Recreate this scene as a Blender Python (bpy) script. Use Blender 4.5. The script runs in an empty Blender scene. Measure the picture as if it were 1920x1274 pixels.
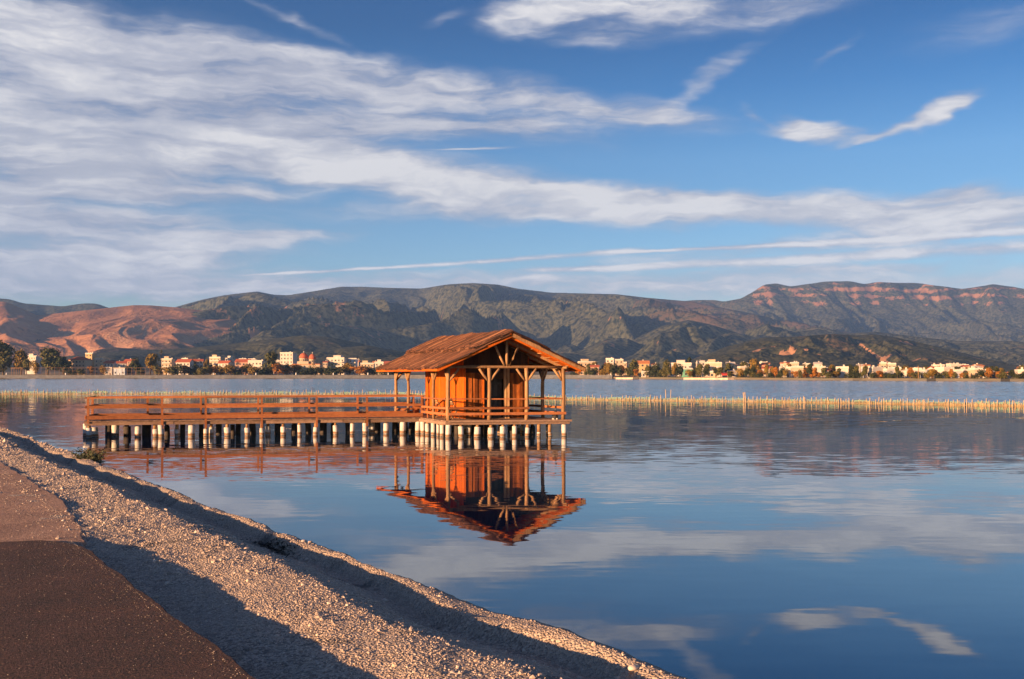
import bpy, math, random
import numpy as np
from mathutils import Vector

random.seed(7)
rng = np.random.default_rng(11)
SC = bpy.context.scene
COL = SC.collection

# ------------------------------------------------------------------ camera
F = 1867.0          # focal length in photo pixels (1920 wide)
YH = 704.0          # horizon row in the photo
H = 2.55            # eye height above the water
cam_d = bpy.data.cameras.new('camera'); cam = bpy.data.objects.new('camera', cam_d)
COL.objects.link(cam); SC.camera = cam
cam.location = (0, 0, H); cam.rotation_euler = (math.radians(90), 0, 0)
cam_d.sensor_width = 36.0; cam_d.lens = 36.0 * F / 1920.0
cam_d.shift_y = (YH - 637.0) / 1920.0
cam_d.clip_start = 0.1; cam_d.clip_end = 40000

# ------------------------------------------------------------------ sun, sky, exposure
EXPOSURE = 1.4
SUN_EL = math.radians(7.5)
LH = Vector((0.767, 0.641, 0)).normalized()            # the way the light travels over the ground
SUN_ROT = math.atan2(-LH.x, -LH.y)
sun_d = bpy.data.lights.new('sun', 'SUN'); sun = bpy.data.objects.new('sun', sun_d); COL.objects.link(sun)
sun_d.energy = 5.0; sun_d.angle = math.radians(0.5); sun_d.color = (1.0, 0.57, 0.28)
sun.rotation_euler = Vector((LH.x*math.cos(SUN_EL), LH.y*math.cos(SUN_EL), -math.sin(SUN_EL))).to_track_quat('-Z', 'Y').to_euler()
sun.location = (-60, -50, 30)
SC.render.engine = 'CYCLES'
SC.view_settings.view_transform = 'Standard'; SC.view_settings.look = 'None'
SC.view_settings.exposure = EXPOSURE; SC.view_settings.gamma = 1.0
SC.cycles.max_bounces = 5; SC.cycles.diffuse_bounces = 2; SC.cycles.glossy_bounces = 3; SC.cycles.transparent_max_bounces = 8
SC.cycles.use_denoising = True

class NT:
    """small helper to write node trees"""
    def __init__(s, tree): s.t = tree; s.n = tree.nodes; s.l = tree.links
    def add(s, typ, **kw):
        n = s.n.new(typ)
        for k, v in kw.items(): setattr(n, k, v)
        return n
    def inp(s, node, key, v):
        if v is None: return
        if isinstance(v, bpy.types.NodeSocket): s.l.new(v, node.inputs[key])
        else: node.inputs[key].default_value = v
    def math(s, op, a, b=None, c=None, clamp=False):
        n = s.add('ShaderNodeMath', operation=op, use_clamp=clamp)
        s.inp(n, 0, a); s.inp(n, 1, b); s.inp(n, 2, c)
        return n.outputs[0]
    def vmath(s, op, a, b=None, scale=None):
        n = s.add('ShaderNodeVectorMath', operation=op)
        s.inp(n, 0, a); s.inp(n, 1, b)
        if scale is not None: s.inp(n, 3, scale)
        return n.outputs['Value'] if op in ('LENGTH', 'DOT_PRODUCT') else n.outputs[0]
    def comb(s, x=0.0, y=0.0, z=0.0):
        n = s.add('ShaderNodeCombineXYZ'); s.inp(n, 0, x); s.inp(n, 1, y); s.inp(n, 2, z); return n.outputs[0]
    def sep(s, v):
        n = s.add('ShaderNodeSeparateXYZ'); s.inp(n, 0, v); return n.outputs
    def maprange(s, v, a, b, c=0.0, d=1.0, smooth=True):
        n = s.add('ShaderNodeMapRange', interpolation_type='SMOOTHSTEP' if smooth else 'LINEAR')
        s.inp(n, 0, v); s.inp(n, 1, a); s.inp(n, 2, b); s.inp(n, 3, c); s.inp(n, 4, d)
        return n.outputs[0]
    def mapping(s, v, loc=(0,0,0), rot=(0,0,0), scale=(1,1,1), typ='POINT'):
        n = s.add('ShaderNodeMapping', vector_type=typ)
        s.inp(n, 0, v); n.inputs[1].default_value = loc; n.inputs[2].default_value = rot; n.inputs[3].default_value = scale
        return n.outputs[0]
    def noise(s, v, scale, detail=3.0, rough=0.55, dist=0.0, color=False):
        n = s.add('ShaderNodeTexNoise'); s.inp(n, 'Vector', v)
        n.inputs['Scale'].default_value = scale; n.inputs['Detail'].default_value = detail
        n.inputs['Roughness'].default_value = rough; n.inputs['Distortion'].default_value = dist
        return n.outputs[1] if color else n.outputs[0]
    def voro(s, v, scale, feature='F1', out=0):
        n = s.add('ShaderNodeTexVoronoi', feature=feature); s.inp(n, 'Vector', v); n.inputs['Scale'].default_value = scale
        return n.outputs[out]
    def mix(s, fac, a, b, blend='MIX'):
        n = s.add('ShaderNodeMix', data_type='RGBA', blend_type=blend); s.inp(n, 0, fac)
        for k, v in ((6, a), (7, b)):
            if isinstance(v, (tuple, list)) and len(v) == 3: v = (*v, 1.0)
            s.inp(n, k, v)
        return n.outputs[2]
    def ramp(s, fac, stops):
        n = s.add('ShaderNodeValToRGB'); s.inp(n, 0, fac)
        el = n.color_ramp.elements
        while len(el) < len(stops): el.new(0.5)
        for e, (p, c) in zip(el, stops): e.position = p; e.color = (*c, 1.0)
        return n.outputs[0]

def azel(px, py):
    a = math.atan((px - 960.0) / F); e = math.atan((YH - py) / F * math.cos(a)); return a, e

def make_world():
    w = bpy.data.worlds.new('World'); SC.world = w; w.use_nodes = True
    w.cycles.sampling_method = 'MANUAL'; w.cycles.sample_map_resolution = 256
    N = NT(w.node_tree); N.n.clear()
    out = N.add('ShaderNodeOutputWorld'); bg = N.add('ShaderNodeBackground')
    N.l.new(bg.outputs[0], out.inputs[0])
    sky = N.add('ShaderNodeTexSky', sky_type='NISHITA')
    sky.sun_disc = False; sky.sun_elevation = SUN_EL; sky.sun_rotation = SUN_ROT
    sky.altitude = 0; sky.air_density = 1.0; sky.dust_density = 0.4; sky.ozone_density = 3.0
    hs = N.add('ShaderNodeHueSaturation'); hs.inputs['Saturation'].default_value = SKY_SAT; hs.inputs['Value'].default_value = SKY_VAL
    N.l.new(sky.outputs[0], hs.inputs['Color'])
    d = N.add('ShaderNodeTexCoord').outputs['Generated']
    x, y, z = N.sep(d)
    az = N.math('ARCTAN2', x, y)
    el = N.math('ARCTAN2', z, N.math('SQRT', N.math('ADD', N.math('MULTIPLY', x, x), N.math('MULTIPLY', y, y))))
    p0 = N.comb(az, el, 0.0)
    # the clear sky is deeper overhead and pale toward the skyline
    elv = N.maprange(el, 0.03, 0.42, 0.0, 1.0, smooth=False)
    grad = N.ramp(elv, SKY_GRADE)
    clear = N.mix(1.0, hs.outputs[0], grad, 'MULTIPLY')
    # warp
    w1 = N.noise(N.mapping(p0, scale=(1, 2.2, 1)), 5.0, 2, 0.5, color=True)
    wv = N.vmath('SUBTRACT', w1, (0.5, 0.5, 0.5))
    p1 = N.vmath('ADD', p0, N.vmath('MULTIPLY', wv, (0.07, 0.030, 0)))
    w2 = N.noise(N.mapping(p0, scale=(1, 2.5, 1)), 24.0, 2, 0.6, color=True)
    p2 = N.vmath('ADD', p1, N.vmath('MULTIPLY', N.vmath('SUBTRACT', w2, (0.5, 0.5, 0.5)), (0.030, 0.014, 0)))
    tot = None; totb = None
    for (cx, cy, rx, ry, rot, wt, br) in CLOUDS:
        a, e = azel(cx, cy)
        m = N.mapping(p2, loc=(a, e, 0), rot=(0, 0, math.radians(rot)), scale=(rx / F, ry / F, 1), typ='TEXTURE')
        g = N.maprange(N.vmath('LENGTH', m), 1.0, 0.0, 0.0, wt)
        tot = g if tot is None else N.math('ADD', tot, g)
        if br:
            gb = N.math('MULTIPLY', g, br)
            totb = gb if totb is None else N.math('ADD', totb, gb)
    # cirrus that goes on round the whole sky
    far = N.noise(N.mapping(p1, loc=(3.1, 0.4, 0), rot=(0, 0, 0.12), scale=(1, 3.4, 1)), 2.6, 4, 0.55)
    off = N.math('MAXIMUM', N.maprange(N.math('ABSOLUTE', az), 0.5, 0.75), N.maprange(el, 0.40, 0.60))
    tot = N.math('ADD', tot, N.math('MULTIPLY', off, N.maprange(far, 0.44, 0.72, 0.0, 0.85)))
    fib = N.noise(N.mapping(p2, rot=(0, 0, 0.05), scale=(1.5, 10.0, 1)), 5.0, 6, 0.62)
    puff = N.noise(N.mapping(p2, scale=(1.0, 2.4, 1)), 13.0, 4, 0.6)
    tex = N.math('ADD', N.math('MULTIPLY', fib, 0.6), N.math('MULTIPLY', puff, 0.4))
    dens = N.math('MULTIPLY', tot, N.maprange(tex, 0.30, 0.68, 0.44, 1.38))
    dens = N.math('ADD', dens, N.math('MULTIPLY', N.maprange(el, 0.16, 0.0), N.maprange(fib, 0.35, 0.7, 0.08, 0.40)))
    # vapour trails
    for (x0, y0, x1, y1, hw, wt) in TRAILS:
        a0, e0 = azel(x0, y0); a1, e1 = azel(x1, y1)
        s = (e1 - e0) / (a1 - a0)
        sx, sy, _ = N.sep(N.vmath('ADD', p0, N.vmath('MULTIPLY', N.vmath('SUBTRACT', w2, (0.5, 0.5, 0.5)), (0.01, 0.004, 0))))
        dist = N.math('ABSOLUTE', N.math('SUBTRACT', sy, N.math('MULTIPLY_ADD', sx, s, e0 - s * a0)))
        t = N.maprange(sx, a0, a1, 0.0, 1.0, smooth=False)
        wid = N.math('MULTIPLY_ADD', t, hw * 0.7 / F, hw * 0.3 / F)
        g = N.math('SUBTRACT', 1.0, N.math('DIVIDE', dist, wid), clamp=True)
        ends = N.math('MULTIPLY', N.maprange(sx, a0, a0 + 0.05), N.maprange(sx, a1 + 0.02, a1 - 0.02))
        g = N.math('MULTIPLY', N.math('MULTIPLY', g, ends), N.math('MULTIPLY', N.maprange(puff, 0.25, 0.6, 0.55, 1.0), wt))
        dens = N.math('ADD', dens, g)
        totb = N.math('ADD', totb, g)
    alpha = N.maprange(dens, 0.02, 1.0, 0.0, 0.95)
    lit = N.math('ADD', N.maprange(fib, 0.36, 0.66, 0.0, 0.62), N.math('MULTIPLY', totb, 0.75))
    lit = N.math('MULTIPLY', lit, N.maprange(puff, 0.28, 0.66, 0.62, 1.08))
    ccol = N.ramp(lit, [(0.0, CLOUD_C[0]), (0.5, CLOUD_C[1]), (1.0, CLOUD_C[2])])
    # clouds are as bright as the sky node's own scale allows; the background strength brings both down together
    ccol = N.vmath('SCALE', ccol, scale=1.0 / SKY_STRENGTH / 2 ** EXPOSURE)
    col = N.mix(alpha, clear, ccol)
    # the sky brightens toward the skyline
    col = N.vmath('SCALE', col, scale=N.maprange(el, 0.20, 0.02, 1.0, 1.45))
    # below the skyline: a plain dim ground tone
    col = N.mix(N.maprange(el, 0.0, -0.06), col, tuple(c / SKY_STRENGTH / 2 ** EXPOSURE for c in (0.10, 0.11, 0.13)))
    N.l.new(col, bg.inputs[0]); bg.inputs[1].default_value = SKY_STRENGTH

SKY_STRENGTH = 0.054
SKY_SAT = 1.2; SKY_VAL = 1.72
SKY_GRADE = [(0.0, (.86, .82, .92)), (0.2, (.84, .80, .92)), (0.46, (.82, .76, .86)), (0.63, (.36, .53, .70)), (0.78, (.17, .38, .55)), (1.0, (.13, .32, .50))]
CLOUD_C = [(0.34, 0.38, 0.51), (0.60, 0.61, 0.69), (0.94, 0.91, 0.91)]
# centre x, y and radii in degrees-of-view units of the photo, tilt, weight, brightness
CLOUDS = [
    (180, 150, 660, 200, -4, .85, .12), (140, 330, 580, 130, 8, .75, .14), (120, 470, 580, 100, 2, .60, .28), (760, 190, 680, 95, -7, .62, .12), (560, 270, 420, 50, 3, .35, .05),
    (40, 60, 260, 90, -8, .9, .60), (330, 95, 380, 70, -7, .6, .35), (110, 135, 120, 34, -14, .8, .8),
    (620, 125, 420, 46, -8, .6, .45), (960, 165, 440, 44, -8, .6, .40), (1240, 215, 280, 40, -6, .6, .45),
    (480, 225, 480, 70, -3, .40, .0), (900, 240, 420, 40, 0, .35, .0),
    (10, 235, 200, 85, 4, .85, .60), (300, 285, 360, 46, 15, .85, .65), (90, 365, 220, 44, 15, .75, .5),
    (620, 305, 250, 60, -8, 1.1, .75), (860, 350, 440, 72, -6, 1.05, .7), (1120, 382, 480, 56, -3, 1.0, .65),
    (1460, 388, 520, 50, -2, .95, .6), (1820, 402, 480, 62, -1, .95, .6), (740, 400, 420, 36, 0, .45, .2),
    (380, 362, 330, 34, 3, .65, .45), (220, 425, 460, 36, 3, .5, .05), (120, 500, 500, 60, 6, .8, .55),
    (480, 452, 330, 26, 7, .65, .5), (300, 545, 520, 40, 0, .6, .5),
    (1010, 30, 150, 52, 8, 1.2, .9), (1150, 8, 240, 60, 0, .95, .7), (1430, 8, 440, 60, 6, .65, .3), (1120, 80, 160, 30, 0, .5, .15),
    (1540, 240, 120, 24, -5, 1.2, .7), (1500, 228, 50, 26, -30, .55, .3), (1670, 238, 140, 14, 12, .8, .5), (1775, 200, 90, 24, 24, 1.1, .65),
    (1340, 135, 200, 26, 26, .5, .2), (1580, 95, 70, 20, 38, .4, .15), (1420, 205, 60, 14, -35, .35, .15), (1810, 350, 110, 24, 2, .5, .4),
    (1500, 465, 800, 34, 3, .6, .5), (1300, 540, 1200, 44, 0, .75, .7), (700, 535, 700, 36, 1, .4, .6), (560, 35, 150, 16, -20, .5, .35), (840, 40, 80, 20, 12, .4, .35),
    (1850, 40, 240, 60, 10, .32, .15), (1650, 500, 500, 20, 2, .5, .5),
]
TRAILS = [(420, 518, 1200, 468, 8, 1.0), (1100, 474, 2100, 418, 10, 1.1), (960, 508, 2100, 447, 17, 1.1), (780, 282, 950, 277, 4, .6)]
make_world()

# ------------------------------------------------------------------ helpers
def link(o, parent=None):
    COL.objects.link(o)
    if parent is not None: o.parent = parent
    return o
def tag(o, label=None, cat=None, group=None, kind=None):
    if label: o['label'] = label
    if cat: o['category'] = cat
    if group: o['group'] = group
    if kind: o['kind'] = kind
    return o
def empty(name, loc, rz=0.0):
    o = bpy.data.objects.new(name, None); o.empty_display_size = 0.3
    o.location = loc; o.rotation_euler = (0, 0, rz); return link(o)
def W(px, d, z=0.0):                     # a point at depth d that stands at photo column px
    return Vector(((px - 960.0) / F * d, d, z))
def zat(py, d): return H + (YH - py) / F * d
def hide_world_matrix(o, parent):        # parts are written in world coordinates under a thing that stands elsewhere
    o.matrix_parent_inverse = parent.matrix_basis.inverted()

class MB:
    def __init__(s): s.v = []; s.f = []; s.m = []
    def face(s, pts, mi=0):
        i = len(s.v); s.v.extend([tuple(p) for p in pts]); s.f.append(tuple(range(i, i + len(pts)))); s.m.append(mi)
    def hexa(s, c, mi=0):
        """eight corners: bottom ring 0-3, top ring 4-7"""
        i = len(s.v); s.v.extend([tuple(p) for p in c])
        for q in ((3, 2, 1, 0), (4, 5, 6, 7), (0, 1, 5, 4), (1, 2, 6, 5), (2, 3, 7, 6), (3, 0, 4, 7)):
            s.f.append(tuple(i + k for k in q)); s.m.append(mi)
        return s
    def box(s, x0, x1, y0, y1, z0, z1, mi=0):
        return s.hexa([(x0,y0,z0),(x1,y0,z0),(x1,y1,z0),(x0,y1,z0),(x0,y0,z1),(x1,y0,z1),(x1,y1,z1),(x0,y1,z1)], mi)
    def bar(s, p, q, w, h, up=(0, 0, 1), mi=0, jit=0.0):
        p = Vector(p); q = Vector(q); d = (q - p).normalized(); up = Vector(up)
        if abs(d.dot(up)) > 0.98: up = Vector((0, 1, 0)) if abs(d.y) < .9 else Vector((1, 0, 0))
        a = d.cross(up).normalized() * (w / 2); b = a.cross(d).normalized() * (h / 2)
        c = [p - a - b, p + a - b, p + a + b, p - a + b, q - a - b, q + a - b, q + a + b, q - a + b]
        if jit: c = [k + Vector([random.uniform(-jit, jit) for _ in range(3)]) for k in c]
        i = len(s.v); s.v.extend([tuple(k) for k in c])
        for g in ((0, 1, 2, 3), (7, 6, 5, 4), (0, 4, 5, 1), (1, 5, 6, 2), (2, 6, 7, 3), (3, 7, 4, 0)):
            s.f.append(tuple(i + k for k in g)); s.m.append(mi)
        return s
    def tube(s, pts, radii, n=8, caps=True, mi=0, rough=0.0):
        pts = [Vector(p) for p in pts]; rings = []
        for k, p in enumerate(pts):
            d = (pts[min(k + 1, len(pts) - 1)] - pts[max(k - 1, 0)]).normalized()
            up = Vector((0, 0, 1)) if abs(d.z) < 0.9 else Vector((1, 0, 0))
            a = d.cross(up).normalized(); b = a.cross(d)
            i = len(s.v); rings.append(i)
            for j in range(n):
                t = 2 * math.pi * j / n; r = radii[k] * (1 + random.uniform(-rough, rough))
                s.v.append(tuple(p + a * (math.cos(t) * r) + b * (math.sin(t) * r)))
        for k in range(len(pts) - 1):
            i0, i1 = rings[k], rings[k + 1]
            for j in range(n):
                s.f.append((i0 + j, i0 + (j + 1) % n, i1 + (j + 1) % n, i1 + j)); s.m.append(mi)
        if caps:
            s.f.append(tuple(rings[0] + j for j in reversed(range(n)))); s.m.append(mi)
            s.f.append(tuple(rings[-1] + j for j in range(n))); s.m.append(mi)
        return s
    def mesh(s, name, mats, smooth=False):
        me = bpy.data.meshes.new(name); me.from_pydata(s.v, [], s.f)
        for m in (mats if isinstance(mats, (list, tuple)) else [mats]): me.materials.append(m)
        if any(s.m): me.polygons.foreach_set('material_index', s.m)
        if smooth: me.polygons.foreach_set('use_smooth', [True] * len(s.f))
        me.update(); return me
    def build(s, name, mats, parent=None, smooth=False):
        o = link(bpy.data.objects.new(name, s.mesh(name, mats, smooth)), parent)
        if parent is not None: hide_world_matrix(o, parent)
        return o

def np_mesh(name, verts, faces, mat, smooth=True, attrs=None):
    """verts (n,3), faces (m,k) of one corner count"""
    me = bpy.data.meshes.new(name)
    n, (m, k) = len(verts), faces.shape
    me.vertices.add(n); me.vertices.foreach_set('co', np.ascontiguousarray(verts, np.float32).ravel())
    me.loops.add(m * k); me.loops.foreach_set('vertex_index', np.ascontiguousarray(faces, np.int32).ravel())
    me.polygons.add(m); me.polygons.foreach_set('loop_start', np.arange(0, m * k, k, dtype=np.int32))
    me.polygons.foreach_set('loop_total', np.full(m, k, np.int32))
    me.polygons.foreach_set('use_smooth', np.full(m, smooth))
    me.materials.append(mat); me.update(calc_edges=True); me.validate()
    for key, val in (attrs or {}).items():
        a = me.attributes.new(key, 'FLOAT', 'POINT'); a.data.foreach_set('value', np.ascontiguousarray(val, np.float32).ravel())
    return me
def grid_faces(nr, nc):
    i = np.arange(nr * nc).reshape(nr, nc)
    return np.stack([i[:-1, :-1], i[:-1, 1:], i[1:, 1:], i[1:, :-1]], -1).reshape(-1, 4)

# ---- numpy noise
def _hash(ix, iy, seed):
    h = (ix.astype(np.int64) * 374761393 + iy.astype(np.int64) * 668265263 + seed * 974634777) & 0xFFFFFFFF
    h = ((h ^ (h >> 13)) * 1274126177) & 0xFFFFFFFF
    return ((h ^ (h >> 16)) & 0xFFFFFF) / float(0xFFFFFF)
def perlin(x, y, seed=0):
    ix, iy = np.floor(x), np.floor(y); fx, fy = x - ix, y - iy
    def g(dx, dy):
        a = _hash(ix + dx, iy + dy, seed) * 2 * np.pi
        return np.cos(a) * (fx - dx) + np.sin(a) * (fy - dy)
    u = fx * fx * fx * (fx * (fx * 6 - 15) + 10); v = fy * fy * fy * (fy * (fy * 6 - 15) + 10)
    a = g(0, 0) * (1 - u) + g(1, 0) * u; b = g(0, 1) * (1 - u) + g(1, 1) * u
    return (a * (1 - v) + b * v) * 1.5
def fbm(x, y, oct=5, seed=0, gain=0.5):
    t = np.zeros_like(x); a = 1.0
    for k in range(oct):
        t += a * perlin(x * 2**k, y * 2**k, seed + k * 17); a *= gain
    return t

# ------------------------------------------------------------------ materials
def mat(name):
    m = bpy.data.materials.new(name); m.use_nodes = True
    N = NT(m.node_tree); b = N.n['Principled BSDF']; return m, N, b
def bump(N, b, h, strength=0.5, dist=0.02):
    n = N.add('ShaderNodeBump'); n.inputs['Strength'].default_value = strength; n.inputs['Distance'].default_value = dist
    N.l.new(h, n.inputs['Height']); N.l.new(n.outputs[0], b.inputs['Normal']); return n
def objcoord(N): return N.add('ShaderNodeTexCoord').outputs['Object']
def worldpos(N): return N.add('ShaderNodeNewGeometry').outputs['Position']
def objrand(N): return N.add('ShaderNodeObjectInfo').outputs['Random']

def wood(name, dark, mid, light, rough=0.6, stretch=(9, 9, 1.2), vary=0.35):
    m, N, b = mat(name)
    p = worldpos(N); r = objrand(N)
    p = N.vmath('ADD', p, N.comb(N.math('MULTIPLY', r, 31.0), N.math('MULTIPLY', r, 17.0), 0.0))
    g = N.noise(N.mapping(p, scale=stretch), 3.0, 5, 0.65)
    k = N.noise(p, 1.3, 3, 0.6)
    f = N.math('ADD', N.math('MULTIPLY', g, 0.7), N.math('MULTIPLY', k, 0.3))
    c = N.ramp(f, [(0.28, dark), (0.5, mid), (0.72, light)])
    c = N.mix(1.0, c, N.ramp(r, [(0.0, (1 - vary,) * 3), (1.0, (1 + vary * .4,) * 3)]), 'MULTIPLY')
    N.l.new(c, b.inputs['Base Color']); b.inputs['Roughness'].default_value = rough; b.inputs['Specular IOR Level'].default_value = 0.2
    bump(N, b, g, 0.5, 0.006); return m
M = {}
M['board'] = wood('varnished_boards', (.24, .045, .003), (.45, .095, .005), (.60, .16, .010), 0.75, vary=.20)
M['frontboard'] = wood('weathered_front_boards', (.09, .026, .007), (.27, .075, .014), (.46, .16, .035), 0.8, vary=.55)
M['log'] = wood('weathered_logs', (.15, .075, .035), (.33, .185, .09), (.46, .30, .16), 0.7)
M['rail'] = wood('rail_timber', (.17, .055, .022), (.32, .115, .045), (.42, .17, .07), 0.65, stretch=(1.5, 6, 9))
M['plank'] = wood('deck_timber', (.12, .07, .05), (.22, .14, .10), (.34, .23, .16), 0.8, stretch=(3, 3, 9))
M['greywood'] = wood('grey_door_timber', (.05, .042, .036), (.10, .085, .07), (.16, .13, .10), 0.8)
M['darkwood'] = wood('dark_and_shade_timber', (.04, .02, .012), (.075, .036, .02), (.12, .06, .03), 0.8)  # dark timber; on the gable its tone stands in for roof shade

def simple(name, col, rough=0.8, var=0.15, scale=6.0, bumpd=0.0):
    m, N, b = mat(name)
    n = N.noise(worldpos(N), scale, 4, 0.6)
    c = N.ramp(n, [(0.3, tuple(k * (1 - var) for k in col)), (0.7, tuple(min(1, k * (1 + var)) for k in col))])
    N.l.new(c, b.inputs['Base Color']); b.inputs['Roughness'].default_value = rough
    if bumpd: bump(N, b, n, 0.6, bumpd)
    return m

def m_thatch():
    m, N, b = mat('reed_thatch')
    at = N.add('ShaderNodeAttribute', attribute_name='shade')
    c = N.ramp(at.outputs['Fac'], [(0.0, (.016, .008, .005)), (0.4, (.085, .033, .018)), (0.75, (.17, .066, .034)), (1.0, (.30, .14, .07))])
    N.l.new(c, b.inputs['Base Color']); b.inputs['Roughness'].default_value = 0.75; return m
M['thatch'] = m_thatch()

def m_pile():
    m, N, b = mat('whitewashed_concrete')
    p = worldpos(N); z = N.sep(p)[2]; r = objrand(N)
    n = N.noise(p, 9.0, 4, 0.6)
    wob = N.math('MULTIPLY_ADD', n, 0.10, -0.05)
    zz = N.math('ADD', z, wob)
    base = N.ramp(n, [(0.3, (.40, .38, .35)), (0.7, (.62, .59, .55))])
    band = N.math('MULTIPLY', N.maprange(zz, 0.02, 0.05), N.maprange(zz, 0.17, 0.10))
    base = N.mix(N.math('MULTIPLY', band, 0.9), base, (.19, .085, .02))
    blot = N.maprange(N.noise(p, 4.5, 4, 0.65), 0.56, 0.66)
    base = N.mix(N.math('MULTIPLY', blot, 0.55), base, (.20, .15, .10))
    base = N.mix(N.maprange(zz, 0.045, 0.0), base, (.05, .035, .018))
    N.l.new(base, b.inputs['Base Color']); b.inputs['Roughness'].default_value = 0.8
    bump(N, b, n, 0.5, 0.01); return m
M['pile'] = m_pile()
M['darkpile'] = simple('dark_pile', (.05, .04, .035), 0.85, 0.35, 8, .01)  # plain dark tone, mostly for the rear rows of piles
def m_net():
    m, N, b = mat('green_netting')
    b.inputs['Base Color'].default_value = (.17, .30, .20, 1); b.inputs['Roughness'].default_value = 0.7
    t = N.add('ShaderNodeBsdfTransparent'); mx = N.add('ShaderNodeMixShader')
    n = N.noise(worldpos(N), 1.3, 3, 0.6)
    N.l.new(N.maprange(n, 0.38, 0.62, 0.15, 0.55), mx.inputs[0]); N.l.new(t.outputs[0], mx.inputs[1]); N.l.new(b.outputs[0], mx.inputs[2])
    N.l.new(mx.outputs[0], N.n['Material Output'].inputs[0]); return m
M['net'] = m_net()
M['stake'] = simple('bleached_stake', (.37, .28, .19), 0.8, 0.25, 4)
M['reed'] = simple('dry_reed', (.32, .23, .12), 0.85, 0.35, 3)

def m_gravel():
    m, N, b = mat('gravel_bed')
    p = worldpos(N)
    v = N.voro(p, 55.0, 'F1', 1); d = N.voro(p, 55.0, 'F1', 0)
    big = N.noise(p, 0.8, 4, 0.6)
    c = N.ramp(N.sep(v)[0], [(0.0, (.18, .14, .115)), (0.5, (.36, .285, .225)), (1.0, (.54, .43, .34))])
    c = N.mix(N.maprange(big, 0.42, 0.62), c, N.mix(0.5, c, (.38, .31, .25)))
    dark = N.math('MULTIPLY', N.maprange(N.noise(p, 1.7, 4, 0.65), 0.56, 0.70), 0.75)
    c = N.mix(dark, c, (.07, .06, .055))
    N.l.new(c, b.inputs['Base Color']); b.inputs['Roughness'].default_value = 0.9
    h = N.math('ADD', N.math('MULTIPLY', d, -1.0), N.math('MULTIPLY', N.noise(p, 25, 4, 0.6), 0.8))
    bump(N, b, h, 0.9, 0.02); return m
M['gravel'] = m_gravel()
def m_pebble():
    m, N, b = mat('limestone_pebbles')
    at = N.add('ShaderNodeAttribute', attribute_name='shade')
    c = N.ramp(at.outputs['Fac'], [(0.0, (.10, .085, .075)), (0.25, (.38, .29, .23)), (0.7, (.60, .46, .36)), (1.0, (.78, .66, .54))])
    n = N.noise(worldpos(N), 60, 3, 0.6)
    c = N.mix(0.35, c, N.ramp(n, [(0.3, (.2, .165, .14)), (0.7, (.56, .46, .37))]))
    N.l.new(c, b.inputs['Base Color']); b.inputs['Roughness'].default_value = 0.9; return m
M['pebble'] = m_pebble()
def m_asphalt(name, c0, c1, speck, sc, dist):
    m, N, b = mat(name)
    p = worldpos(N); g = N.noise(p, sc, 4, 0.75); big = N.noise(p, 1.1, 5, 0.7)
    f = N.math('ADD', N.math('MULTIPLY', g, 0.75), N.math('MULTIPLY', big, 0.25))
    c = N.ramp(f, [(0.40, c0), (0.60, c1)])
    c = N.mix(N.maprange(N.noise(p, sc * 1.3, 1, 0.5), 0.68, 0.74), c, speck)
    st = N.math('MULTIPLY', N.maprange(N.noise(p, 2.6, 5, 0.7), 0.54, 0.68), 0.45)
    c = N.mix(st, c, c0)
    N.l.new(c, b.inputs['Base Color']); b.inputs['Roughness'].default_value = 0.85
    bump(N, b, N.math('ADD', g, N.math('MULTIPLY', N.noise(p, sc * 2.1, 1, 0.5), 0.4)), 1.0, dist); return m
M['asphalt'] = m_asphalt('dark_asphalt', (.014, .007, .005), (.13, .056, .036), (.34, .19, .12), 50, 0.030)
M['pavement'] = m_asphalt('worn_sandy_asphalt', (.20, .11, .075), (.60, .37, .25), (.70, .52, .38), 46, 0.030)

def m_water():
    m, N, b = mat('lagoon_water')
    p = worldpos(N); x, y, z = N.sep(p)
    b.inputs['Base Color'].default_value = (.012, .034, .060, 1); b.inputs['Roughness'].default_value = 0.015
    b.inputs['IOR'].default_value = 2.1
    calm = N.noise(N.mapping(p, scale=(0.25, 1, 1)), 0.10, 3, 0.5)
    far = N.maprange(N.math('ADD', y, N.math('MULTIPLY', x, 0.45)), 90.0, 122.0)
    mid = N.math('MULTIPLY', N.maprange(y, 17.0, 34.0), N.maprange(calm, 0.36, 0.58, 0.18, 1.15))
    def slope(scale, sx, rot, amp, det=2):
        c = N.noise(N.mapping(p, rot=(0, 0, rot), scale=(sx, 1.0, 1)), scale, det, 0.5, color=True)
        return N.vmath('SCALE', N.vmath('MULTIPLY', N.vmath('SUBTRACT', c, (0.5, 0.5, 0.5)), (0.5, 1.0, 0.0)), scale=amp)
    v = slope(4.6, 0.25, 0.10, N.math('MULTIPLY_ADD', mid, 0.050, 0.012))
    v = N.vmath('ADD', v, slope(0.75, 0.22, -0.10, N.math('MULTIPLY_ADD', mid, 0.016, 0.010)))
    v = N.vmath('ADD', v, slope(1.7, 0.5, 0.05, N.math('MULTIPLY', far, 0.42), 3))
    # the near sides of the wavelets are what one sees at so low an angle
    v = N.vmath('ADD', v, N.comb(0.0, N.math('MULTIPLY', far, -0.055), 0.0))
    nrm = N.vmath('NORMALIZE', N.vmath('ADD', v, (0.0, 0.0, 1.0)))
    N.l.new(nrm, b.inputs['Normal'])
    return m
M['water'] = m_water()

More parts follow.
